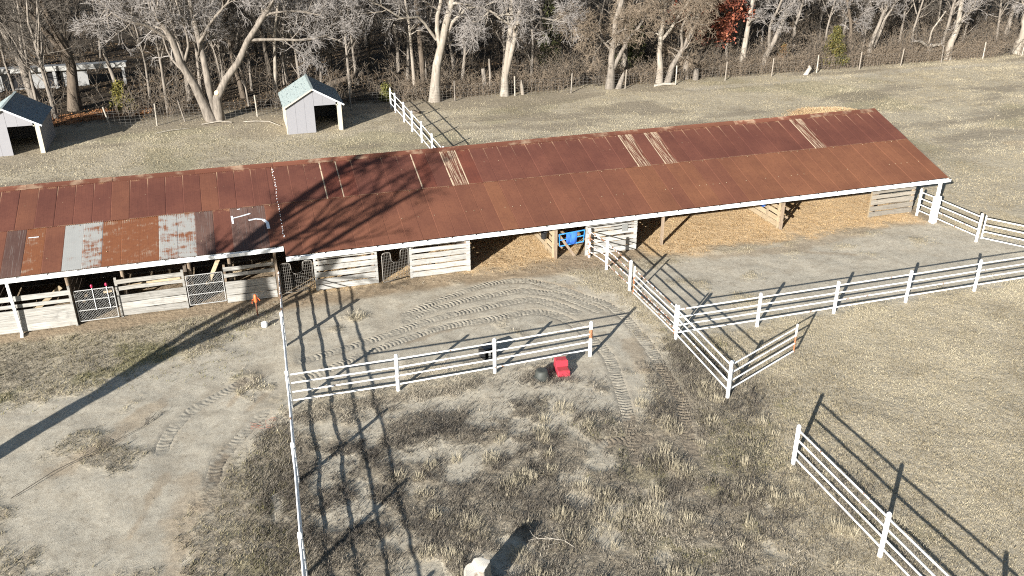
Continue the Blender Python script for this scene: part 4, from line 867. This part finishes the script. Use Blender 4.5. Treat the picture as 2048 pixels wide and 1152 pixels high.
# the large forked tree by the wire fence
Y1 = 65.1
limbs = [L3(Y1, [(-1.86, 0), (-1.98, .5), (-2.38, 1.5), (-3.07, 3.28), (-3.59, 5.17), (-3.91, 6.4), (-4.6, 8.3)], -.6, 3),
         L3(Y1, [(-3.75, 5.6), (-4.92, 6.71), (-6.4, 7.2), (-7.69, 8.6)], -1.4, 2),
         L3(Y1, [(-1.70, 0), (-1.78, .8), (-1.80, 2.0), (-1.77, 3.88), (-2.07, 5.58), (-2.2, 6.91), (-2.23, 8.4)], .4, 3.5),
         L3(Y1, [(-1.45, 0), (-1.48, .8), (-1.13, 2.28), (.33, 3.92), (1.22, 5.57), (2.17, 6.6), (3.14, 7.9)], -.7, 3),
         L3(Y1-.4, [(1.15, 5.45), (3.4, 5.46), (5.1, 5.3), (6.5, 5.7), (7.8, 5.0)], -1.2),
         L3(Y1-.3, [(.9, 4.9), (2.4, 7.1), (4.3, 7.4), (6.2, 7.0)], -1.0),
         L3(Y1-.3, [(-2.05, 5.4), (-.9, 7.0), (.3, 8.2)], -1.2, 2),
         L3(Y1-.2, [(-3.2, 3.9), (-2.6, 5.6), (-2.9, 7.6)], -1.0, 2)]
big, _ = build_tree('forked_tree', 'large pale bare tree with three spreading trunks at the wire fence', 'tree', (-1.7, Y1), limbs, [(.34, .10), (.13, .06), (.29, .09), (.30, .10), (.11, .05), (.11, .05), (.11, .05), (.10, .05)], 21, CF_BIG, 'bark_grey', 'twig_pale')
p = MB(); p.tube([(.42, -.25, 1.93), (.34, -.40, 2.02)], [.20, .17], 9); obj('broken_scar', p.mesh('broken_scar', 'cut_wood'), big)
HERO = [
 ('leaning_tree', 'bare tree leaning away behind the shed roof slope coloured as shaded', 74.8, [[(-14.6, 0), (-15.1, 2.9), (-15.7, 5.4), (-16.2, 7.6)]], [.33], CF_MED, 'bark_grey', 'twig_brown'),
 ('twin_tree', 'thick dark tree dividing in two beside the fallen orange leaves', 71.4, [[(-11.6, 0), (-11.2, 2.2), (-11.3, 4.7), (-12.0, 6.8), (-12.5, 8.2)], [(-11.2, 3.3), (-12.4, 5.8), (-13.6, 7.9)]], [.40, .22], CF_MED, 'bark_brown', 'twig_brown'),
 ('slim_tree', 'slim tree in front of the derelict white building', 76.3, [[(-8.9, 0), (-9.3, 2.1), (-9.6, 4.5), (-9.5, 6.8)]], [.16], CF_THIN, 'bark_grey', 'twig_brown'),
 ('slim_tree', 'slender pale sapling just behind the teal-roofed shed', 69.6, [[(2.7, 0), (3.1, 2.9), (3.2, 5.1), (3.8, 7.2)]], [.15], CF_THIN, 'bark_white', 'twig_pale'),
 ('slim_tree', 'straight dark tree between the forked tree and the teal-roofed shed', 71.5, [[(.5, 0), (0, 2.8), (0, 5), (0, 6.8)]], [.19], CF_MED, 'bark_brown', 'twig_brown'),
 ('slim_tree', 'thin whitish tree at the end of the white dividing fence', 67.4, [[(13.3, 0), (13.1, 2.5), (13.0, 5.5), (12.8, 7.3)]], [.14], CF_THIN, 'bark_white', 'twig_pale'),
 ('grey_tree', 'grey tree standing close behind the white-barked tree', 67.9, [[(14.0, 0), (13.9, 2.8), (13.8, 5.8), (13.7, 7.2)]], [.25], CF_MED, 'bark_brown', 'twig_pale'),
 ('white_tree', 'big white-barked tree forking beside the white dividing fence', 65.8, [[(14.4, 0), (14.6, 2.0), (15.0, 3.8), (15.5, 5.6), (16.0, 7.4)], [(15.0, 3.4), (14.7, 5.6), (15.0, 7.4)], [(15.2, 4.3), (16.0, 5.9), (17.0, 6.8), (18.1, 6.9), (19.4, 6.2)], [(14.7, 4.6), (13.4, 6.4), (12.0, 6.4)]], [.38, .2, .15, .12], CF_BIG, 'bark_white', 'twig_pale'),
 ('twin_tree', 'pale twin-stemmed tree with drooping grey twigs along the wire fence', 65.8, [[(20.0, 0), (20.1, 2.8), (20.4, 5.0), (20.6, 7.2)], [(20.1, 1.6), (20.8, 5.0), (21.1, 7.2)], [(20.9, 5.2), (22.6, 5.9), (24.3, 5.4)], [(20.4, 5.4), (18.8, 6.5), (17.8, 5.8)]], [.28, .22, .11, .10], CF_BIG, 'bark_white', 'twig_pale'),
 ('twin_tree', 'tan bushy twin-stemmed tree with a split grey foot', 65.6, [[(28.8, 0), (28.9, 2.3), (29.0, 4.6), (29.3, 6.8)], [(29.0, 1.5), (29.9, 3.8), (31.1, 5.6)], [(28.9, 2.9), (27.2, 4.6), (25.9, 5.0)]], [.30, .18, .12], CF_BUSH, 'bark_grey', 'twig_tan'),
 ('tan_tree', 'upright tan bushy tree with a white lower trunk', 66.2, [[(33.5, 0), (33.4, 2.3), (33.3, 4.3), (33.5, 6.6)], [(33.4, 3.4), (34.6, 5.4), (35.2, 7.0)]], [.25, .14], CF_BUSH, 'bark_white', 'twig_tan'),
 ('leaning_tree', 'tan tree leaning towards the red-leaved oak', 66.0, [[(34.1, 0), (34.6, 1.9), (35.7, 3.4), (36.6, 5.3), (36.7, 6.5)], [(35.2, 2.6), (34.8, 4.6), (35.3, 6.2)]], [.22, .13], CF_BUSH, 'bark_grey', 'twig_tan'),
 ('grey_tree', 'grey tree right in front of the red-leaved oak', 66.9, [[(36.3, 0), (36.1, 4.1), (37.2, 6.4)]], [.22], CF_MED, 'bark_grey', 'twig_tan'),
 ('pale_tree', 'straight pale tree on the far side of the red-leaved oak', 68.3, [[(42.3, 0), (42.5, 2.6), (42.6, 5.1), (42.7, 6.3)]], [.26], CF_MED, 'bark_white', 'twig_pale'),
 ('twin_tree', 'curved pale tree forking low, between the oak and the tall cedar', 67.5, [[(44.1, 0), (44.3, 1.8), (45.0, 3.1), (45.8, 5.1), (46.4, 6.3)], [(44.5, 2.0), (43.8, 4.0), (44.2, 6.0)]], [.24, .16], CF_MED, 'bark_grey', 'twig_pale'),
 ('slim_tree', 'dark slim tree rising just past the tall cedar', 69.2, [[(54.0, 0), (53.7, 2.9), (52.9, 5.5)]], [.2], CF_MED, 'bark_brown', 'twig_pale'),
 ('twin_tree', 'grey forked tree between the tall cedar and the broken snag', 67.6, [[(55.0, 0), (54.9, 1.6), (55.4, 3.4), (55.7, 5.5)], [(55.1, 2.1), (56.1, 3.8), (56.9, 5.0)]], [.22, .15], CF_MED, 'bark_grey', 'twig_pale'),
 ('broken_snag', 'snapped white snag with one broken limb held out sideways', 67.3, [[(61.2, 0), (61.2, .7), (61.1, 1.35)], [(61.1, 1.2), (59.7, 1.8), (58.6, 2.0)], [(61.1, 1.3), (61.7, 1.35), (62.2, 1.4)], [(61.1, 1.3), (60.9, 2.7), (61.8, 4.4)]], [.30, .16, .16, .08], CF_SNAG, 'bark_white', 'twig_pale'),
 ('white_tree', 'white-barked forked tree just past the broken snag', 66.9, [[(63.1, 0), (63.1, 1.3), (63.5, 3.1), (63.2, 5.3)], [(63.3, 2.3), (64.1, 3.9), (64.6, 5.2)]], [.33, .2], CF_MED, 'bark_white', 'twig_pale'),
 ('white_tree', 'thick white-barked tree at the far end of the wire fence', 67.1, [[(71.7, 0), (71.5, 2.2), (71.0, 4.9)]], [.5], CF_BIG, 'bark_white', 'twig_pale')]
for i, (nm, lb, by, ls, rr, cf, mt, mc) in enumerate(HERO):
    dy = [random.Random(i*9+k).uniform(-1.4, .4) if k else -.2 for k in range(len(ls))]
    limbs = [L3(by, l, dy[k], 0 if nm == 'broken_snag' else (3.5 if l[-1][1] > 6.2 else 1.2)) for k, l in enumerate(ls)]
    build_tree(nm, lb, 'tree', (ls[0][0][0], by), limbs, [(r, max(.05, r*.4)) if nm != 'broken_snag' else (r, r*.6) for r in rr], 40+i, cf, mt, mc)
# the tree outside the frame whose shadow crosses the drive and the barn roof
limbs = [[(-13.6, 20.9, 0), (-13.5, 20.95, 2.0), (-13.5, 21.0, 4.0), (-13.8, 21.3, 7.0), (-13.6, 21.5, 10), (-13.3, 21.6, 13)],
         [(-13.5, 21, 3.0), (-14.0, 21.7, 4.8), (-13.7, 21.7, 7.6), (-12.6, 21.2, 11)],
         [(-13.5, 21.0, 4.6), (-12.5, 20.0, 7.3), (-11.2, 18.7, 11.5)], [(-13.7, 21.3, 7.0), (-12.9, 20.4, 9.0), (-11.9, 19.6, 12.0)]]
build_tree('shade_tree', 'bare tree beyond the drive, throwing its shadow over the barn', 'tree', (-13.6, 20.9), limbs, [(.34, .15), (.19, .08), (.19, .09), (.14, .06)], 77, [dict(m=9, L=3.2, spread=.75, trop=.08, npts=6, t0=.35, rs_=.55, re=.35), dict(m=7, L=1.6, rs_=.6, spread=.7, trop=.05, npts=4, rmin=.02), dict(m=4, L=.8, spread=.6, trop=0, npts=3, rmin=.013)], 'bark_grey', 'twig_brown')

# background wood: shared meshes, one object per tree
def bg_mesh(seed, H, r0, kind):
    rg = np.random.default_rng(seed); top = (rg.normal(0, .7), rg.normal(0, .7), H)
    tr = [(0, 0, 0), (rg.normal(0, .15), rg.normal(0, .15), H*.3), (rg.normal(0, .4), rg.normal(0, .4), H*.65), top]
    ls = [tr]; rr = [(r0, r0*.3)]
    for k in range(3):
        z = H*rg.uniform(.25, .5); a = rg.uniform(0, 6.28); l = H*rg.uniform(.35, .55)
        ls.append([(tr[1][0], tr[1][1], z), (np.cos(a)*l*.25, np.sin(a)*l*.25, z+l*.5), (np.cos(a)*l*.45, np.sin(a)*l*.45, z+l)]); rr.append((r0*.5, r0*.15))
    cf = {0: [dict(m=9, L=H*.26, spread=.8, trop=.07, npts=5, t0=.12, rs_=.45), dict(m=7, L=H*.13, spread=.75, trop=.02, npts=4, rs_=.5, rmin=.018), dict(m=6, L=H*.07, spread=.7, trop=0, npts=3, rmin=.014)],
          1: [dict(m=7, L=H*.2, spread=.7, trop=.12, npts=5, t0=.12, rs_=.4), dict(m=7, L=H*.1, spread=.75, trop=.05, npts=3, rs_=.5, rmin=.018), dict(m=5, L=H*.05, spread=.7, trop=0, npts=3, rmin=.014)]}[kind]
    P, Rd, lv = tree_parts(ls, rr, seed, cf); parts = [tubes(P, Rd, 7)+(0,)]
    for k, (p, r) in enumerate(lv): parts.append(tubes(p, r, 4 if k == 0 else 3)+(0 if k == 0 else 1,))
    return merge(parts)
BG = []
for s, H, r, k in ((301, 12, .15, 0), (302, 14, .18, 0), (303, 11, .11, 1), (304, 13, .13, 1), (305, 9, .09, 1), (306, 13, .22, 0)):
    V, F, fm = bg_mesh(s, H, r, k)
    for mt, mc in (('bark_grey', 'twig_brown'), ('bark_dark', 'twig_dark')): BG.append(npmesh('woodland_tree', V, F, [mt, mc], fm, smooth=True))
rb = np.random.default_rng(9); pts = []
while len(pts) < 285:
    y = 68.5+70*rb.random()**1.35; x0, x1 = -22-(y-66)*.35, 76+(y-66)*.45; x = rb.uniform(x0, x1)
    if -23 < x < -6.5 and 77.5 < y < 88: continue
    md = 1.9+(y-66)*.045
    if all((x-a)**2+(y-b)**2 > md*md for a, b in pts) and not (-12 < x < -6.5 and y < 80): pts.append((x, y))
for i, (x, y) in enumerate(pts):
    pale = rb.random() < .35
    o = obj('woodland_tree', BG[int(rb.integers(0, 6))*2+(0 if y < 76 or pale else (0 if rb.random() < .35 else 1))], None, (x, y, 0), (rb.normal(0, .05), rb.normal(0, .05), rb.uniform(0, 6.28)), (lambda s: (s, s, s*rb.uniform(.9, 1.15)))(rb.uniform(.75, 1.1)))
    tag(o, 'bare brown tree in the dense wood beyond the wire fence', 'tree', 'bare trees in the wood beyond the fence')

# undergrowth in the wood
rg = np.random.default_rng(31); n = 14000; y = 66.6+62*rg.random(n)**1.5; x = -24-(y-66)*.35+rg.random(n)*(100+(y-66)*.8)
keep = (fbm(x, y, .25, 3, 91) > .42+.14*(1-sst(x, 8, 24))) & ~((x > -23) & (x < -8) & (y > 79) & (y < 84.5)); x, y = x[keep], y[keep]; n = len(x)
h = (.4+2.4*rg.random(n)**1.6)*(1+.012*(y-66)); d = rg.normal(0, .48, (n, 2)); P = np.stack([np.c_[x, y, 0*x-.1], np.c_[x+d[:, 0]*h*.35, y+d[:, 1]*h*.35, h*.55], np.c_[x+d[:, 0]*h, y+d[:, 1]*h, h]], 1)
Rd = np.stack([0*x+.017, 0*x+.014, 0*x+.009], 1)*(1+.012*(y-66))[:, None]
Pb, Rb = spawn(P, Rd, 5, .9, rg, .8, .05, 3, t0=.2, rs_=.7, rmin=.009)
v1, q1 = tubes(P, Rd, 3); v2, q2 = tubes(Pb, Rb, 3); V, F, fm = merge([(v1, q1, 0), (v2, q2, 1)])
obj('undergrowth', npmesh('undergrowth', V, F, ['twig_brown', 'twig_tan'], fm, smooth=True), kind='stuff')
# tan brush tangled along the fence line
n = 4200; x = rg.uniform(12, 78, n); y = 66.2+rg.gamma(1.6, .8, n); k = fbm(x, y, .22, 3, 93); keep = k+.15*(x > 24) > .5; x, y = x[keep], y[keep]; n = len(x)
h = rg.uniform(.4, 1.6, n); d = rg.normal(0, .5, (n, 2)); P = np.stack([np.c_[x, y, 0*x-.1], np.c_[x+d[:, 0]*h*.4, y+d[:, 1]*h*.4, h*.6], np.c_[x+d[:, 0]*h, y+d[:, 1]*h, h*.95]], 1); Rd = np.stack([0*x+.014, 0*x+.012, 0*x+.009], 1)
Pb, Rb = spawn(P, Rd, 5, .6, rg, .8, .0, 3, t0=.2, rs_=.7, rmin=.009); v1, q1 = tubes(P, Rd, 3); v2, q2 = tubes(Pb, Rb, 3); V, F, fm = merge([(v1, q1, 0), (v2, q2, 0)])
obj('fence_line_brush', npmesh('fence_line_brush', V, F, ['twig_tan'], fm, smooth=True), kind='stuff')

# dead weed stalks between the fences
rg = np.random.default_rng(37); n = 16000; x = rg.uniform(-1.0, 16, n); y = rg.uniform(12, 34, n); z_ = zones(x, y)
keep = (rg.random(n) < z_['weed']*(1-z_['track'])*sst(fbm(x, y, .8, 3, 95), .46, .60)); x, y = x[keep], y[keep]; n = len(x)
h = rg.uniform(.06, .26, n); d = rg.normal(0, .55, (n, 2)); z0 = hz(x, y)-.03
P = np.stack([np.c_[x, y, z0], np.c_[x+d[:, 0]*h*.5, y+d[:, 1]*h*.5, z0+h*.55], np.c_[x+d[:, 0]*h, y+d[:, 1]*h, z0+h]], 1); Rd = np.stack([0*x+.006, 0*x+.005, 0*x+.003], 1)
Pb, Rb = spawn(P, Rd, 4, .18, rg, .8, .02, 3, t0=.2, rs_=.8, rmin=.004); v1, q1 = tubes(P, Rd, 3); v2, q2 = tubes(Pb, Rb, 3); V, F, fm = merge([(v1, q1, 0), (v2, q2, 1)])
obj('weed_stalks', npmesh('weed_stalks', V, F, ['twig_dark', 'twig_brown'], fm), kind='stuff')

# grey brush filling the wood further along
n = 7000; x = rg.uniform(24, 98, n); y = 67+22*rg.random(n)**1.3; keep = fbm(x, y, .18, 3, 97) > .43; x, y = x[keep], y[keep]; n = len(x)
h = .6+2.6*rg.random(n)**1.5; d = rg.normal(0, .5, (n, 2)); P = np.stack([np.c_[x, y, 0*x-.1], np.c_[x+d[:, 0]*h*.4, y+d[:, 1]*h*.4, h*.6], np.c_[x+d[:, 0]*h, y+d[:, 1]*h, h]], 1); Rd = np.stack([0*x+.016, 0*x+.013, 0*x+.009], 1)
Pb, Rb = spawn(P, Rd, 6, .9, rg, .8, .02, 3, t0=.2, rs_=.7, rmin=.010); v1, q1 = tubes(P, Rd, 3); v2, q2 = tubes(Pb, Rb, 3); V, F, fm = merge([(v1, q1, 0), (v2, q2, 1)])
obj('woodland_brush', npmesh('woodland_brush', V, F, ['twig_brown', 'twig_tan'], fm, smooth=True), kind='stuff')

# leaves: oak and cedars
def leaf_cloud(C, size, rg, cols, up_bias=.0):
    n = len(C); nrm = rg.normal(0, 1, (n, 3)); nrm[:, 2] += up_bias; nrm /= np.linalg.norm(nrm, axis=1, keepdims=True)
    a = np.cross(nrm, rg.normal(0, 1, (n, 3))); a /= np.linalg.norm(a, axis=1, keepdims=True)+1e-9; b = np.cross(nrm, a); s = size*rg.uniform(.6, 1.4, (n, 1))
    V = np.stack([C-a*s, C+b*s*.6, C+a*s, C-b*s*.6], 1).reshape(-1, 3); F = np.arange(len(V)).reshape(-1, 4)
    cs = np.array(cols); c = cs[rg.integers(0, len(cs), n)]*rg.uniform(.75, 1.2, (n, 1)); return V, F, np.repeat(c, 4, 0)
def oak(x, y, label):
    rg = np.random.default_rng(61); limbs = [[(0, 0, 0), (.1, 0, 1.5), (0, .1, 3.5), (.1, 0, 6.6)], [(0, 0, 1.6), (1.0, -.3, 2.8), (1.9, -.5, 3.7)], [(0, 0, 1.8), (-1.0, -.4, 3.0), (-1.7, -.6, 4.4)], [(0, 0, 2.4), (.3, -1.1, 3.6), (.5, -1.8, 4.8)], [(0, 0, 3.4), (.9, .2, 4.9), (1.3, .2, 6.2)]]
    P, Rd, lv = tree_parts(limbs, [(.17, .06)]+[(.07, .03)]*4, 61, [dict(m=9, L=1.5, spread=.9, trop=.0, npts=4, t0=.2, rs_=.5), dict(m=7, L=.8, spread=.8, trop=0, npts=3, rmin=.01)])
    o = thing('red_oak', label, 'tree', (x, y, 0)); o.scale = (1.4, 1.35, 1.2); v, q = tubes(P, Rd, 8); obj('trunk', npmesh('trunk', v, [q], 'bark_brown', smooth=True), o)
    V, F, fm = merge([tubes(p, r, 3)+(0,) for p, r in lv]); obj('branches', npmesh('branches', V, F, ['twig_brown'], fm), o)
    tp = lv[1][0].reshape(-1, 3); C = np.repeat(tp, 8, 0)+rg.normal(0, .16, (len(tp)*8, 3)); C = C[C[:, 2] > .9]
    V, F, c = leaf_cloud(C, .10, rg, [(.20, .060, .035), (.145, .042, .027), (.26, .092, .05), (.10, .034, .024)]); obj('leaves', npmesh('leaves', V, [F], 'leaf_tint', tint=c), o)
oak(39.3, 69.6, 'small oak still holding rust-red leaves among bare trees')
def cedar(x, y, H, r, label, cols, seed, n=5200):
    rg = np.random.default_rng(seed); o = thing('cedar', label, 'tree', (x, y, 0))
    p = MB(); p.tube([(0, 0, -.2), (0, 0, H*.92)], [.10, .02], 7); obj('trunk', p.mesh('trunk', 'bark_brown'), o)
    nb = 150; C = []; 
    for k in range(nb):
        z = H*(.05+.93*rg.random()**1.15); a = rg.uniform(0, 6.28); L = r*(1-z/H)**.75*rg.uniform(.6, 1.15)+.06; m = n//nb
        u = rg.random(m)**.6; w = .10+.16*(1-u)
        C.append(np.c_[np.cos(a)*L*u+rg.normal(0, w, m)*.7, np.sin(a)*L*u+rg.normal(0, w, m)*.7, z+L*.25*u+rg.normal(0, .6, m)*w])
    C = np.concatenate(C); C = C[C[:, 2] > .05]; V, F, c = leaf_cloud(C, .075, rg, cols, .3); obj('foliage', npmesh('foliage', V, [F], 'leaf_tint', tint=c), o)
cedar(50.7, 66.9, 3.6, 1.35, 'tall olive cedar in front of the wood, behind the wire fence', [(.10, .09, .026), (.07, .066, .02), (.145, .118, .036), (.045, .045, .016)], 71)
cedar(-8.1, 69.4, 2.2, 1.1, 'small yellow-green cedar near the derelict white building', [(.12, .108, .026), (.08, .074, .02), (.16, .135, .035)], 72, 3000)
cedar(33.4, 71.5, 5.2, 1.5, 'dark green cedar half hidden behind tan bushy trees', [(.05, .06, .02), (.08, .085, .025), (.035, .045, .016)], 73)
cedar(26.3, 73.0, 6.8, 1.6, 'tall dark cedar deep behind the tan bushy trees', [(.05, .055, .02), (.08, .08, .03), (.035, .042, .018)], 74)
cedar(46.8, 68.8, 1.9, 1.0, 'low rusty-brown cedar behind the wire fence', [(.15, .075, .03), (.11, .065, .03), (.09, .08, .03)], 75, 2600)
cedar(10.9, 66.9, 1.3, .6, 'low yellow-green cedar bush at the head of the white dividing fence', [(.13, .125, .03), (.09, .09, .03)], 76, 1500)

# snags, logs, dead branches
def log(name, label, pts, rad, m='log_pale'):
    p = MB(); p.tube(pts, rad, 8); return tag(obj(name, p.mesh(name, m)), label, 'log' if name == 'fallen_log' else 'stump')
log('dead_stub', 'weathered broken stub between the white-barked and twin-stemmed trees', [(18.75, 67.3, -.1), (18.8, 67.3, 1.0), (18.7, 67.35, 1.9)], [.24, .2, .16], 'bark_grey')
log('dead_stub', 'thin weathered stub leaning next to a broader stub', [(19.2, 67.4, -.1), (19.3, 67.4, 1.2), (19.25, 67.5, 2.6)], [.12, .1, .07], 'bark_grey')
log('dead_stub', 'broken slab of pale wood at the foot of the tan bushy tree', [(29.4, 65.3, -.1), (29.7, 65.35, .7), (29.9, 65.4, 1.25)], [.26, .2, .07], 'bark_grey')
log('dead_stub', 'short weathered stump under the red-leaved oak', [(36.9, 66.3, -.1), (36.9, 66.3, .95)], [.26, .22], 'bark_grey')
log('dead_stub', 'white splintered stub standing by the twin-stemmed pale tree', [(21.5, 65.8, -.1), (21.4, 65.8, .7), (21.35, 65.8, 1.15)], [.16, .12, .03], 'bark_white')
log('dead_stub', 'low pale stump leaning at the fence near the tall cedar', [(46.8, 65.2, -.1), (47.2, 65.2, .55), (47.1, 65.25, .75)], [.22, .17, .08], 'log_pale')
log('fallen_log', 'thin pale dead branch on the ground between forked tree and shed', [(.2, 63.7, .1), (1.0, 63.5, .12), (1.9, 63.3, .08), (2.6, 61.9, .06)], [.03, .03, .025, .015])
log('fallen_log', 'pale dead branches lying at the foot of the forked tree', [(-2.6, 63.9, .08), (-1.4, 64.2, .14), (-.6, 63.9, .07)], [.035, .04, .02])
log('fallen_log', 'pale broken branch lying in the field grass, past the leaning fence posts', [(-5.6, 62.5, .06), (-4.6, 62.9, .1), (-3.4, 63.2, .06)], [.02, .025, .015])
log('fallen_log', 'pale log lying against the foot of the upright tan tree', [(32.5, 65.0, .1), (33.4, 65.1, .16), (34.4, 65.0, .1)], [.10, .12, .08])
log('fallen_log', 'dark log on the ground by the white dividing fence', [(12.0, 62.8, .08), (12.5, 62.3, .14)], [.14, .12], 'bark_brown')
log('fallen_log', 'old mossy trunk fallen in the wood behind the teal-roofed shed', [(5.5, 70.0, .35), (7.5, 70.5, .9), (9.8, 71.0, 1.4)], [.28, .25, .18], 'bark_brown')
rgb = np.random.default_rng(88)
P0 = np.array([[[-7.6, 23.3, .05], [-6.6, 24.2, .12], [-5.4, 25.0, .12], [-4.3, 25.9, .06], [-3.6, 26.7, .05]]]); R0 = np.array([[.012, .011, .009, .007, .005]])
P1, R1 = spawn(P0, R0, 9, 1.0, rgb, .4, -.02, 4, t0=.3, rs_=.6, rmin=.005); P2, R2 = spawn(P1, R1, 4, .5, rgb, .4, -.02, 3, rmin=.004)
for q in (P1, P2): q[..., 2] = np.clip(q[..., 2], .02, .2)
V, F, fm = merge([tubes(P0, R0, 5)+(0,), tubes(P1, R1, 3)+(0,), tubes(P2, R2, 3)+(0,)])
tag(obj('fallen_branch', npmesh('fallen_branch', V, F, ['twig_brown'], fm)), 'fine dead branch lying across the sandy drive', 'branch')
P0 = np.array([[[6.9, 16.6, .05], [6.65, 16.8, .2], [6.3, 17.0, .2], [5.9, 17.2, .1]]]); R0 = np.array([[.011, .010, .008, .006]]); P1, R1 = spawn(P0, R0, 9, .7, rgb, .7, .03, 4, rs_=.6, rmin=.006)
V, F, fm = merge([tubes(P0, R0, 5)+(0,), tubes(P1, R1, 3)+(0,)]); tag(obj('fallen_branch', npmesh('fallen_branch', V, F, ['log_pale'], fm)), 'bleached forked branch lying in the weeds past the tall stump', 'branch')

# ------------------------------------------------------------------ derelict white building in the wood
d = thing('derelict_building', 'long low derelict white building half hidden in the wood', 'building', (-22, 80, 0))
p = MB(); p.box((0, 0, 0), (10.5, .12, 1.5)); obj('wall', p.mesh('wall', 'derelict_white'), d)
p = MB(); p.box((-.3, -.5, 1.62), (13.6, .9, 1.70)); obj('roof', p.mesh('roof', 'derelict_white'), d)
p = MB(); p.box((-.32, -.56, 1.42), (13.62, -.505, 1.80)); obj('fascia', p.mesh('fascia', 'board_white'), d)
for x in (2.2, 4.6, 7.4):
    p = MB(); p.box((x, -.02, .1), (x+1.1, .04, 1.4)); f = obj('opening', p.mesh('opening', 'opening_shade'), d)  # dark slab on the wall face stands in for the shade inside an opening
for x in (0, 3.9, 8.0, 13.2):
    p = MB(); p.box((x, -.45, -.1), (x+.22, -.25, 1.62)); obj('post', p.mesh('post', 'derelict_white'), d)
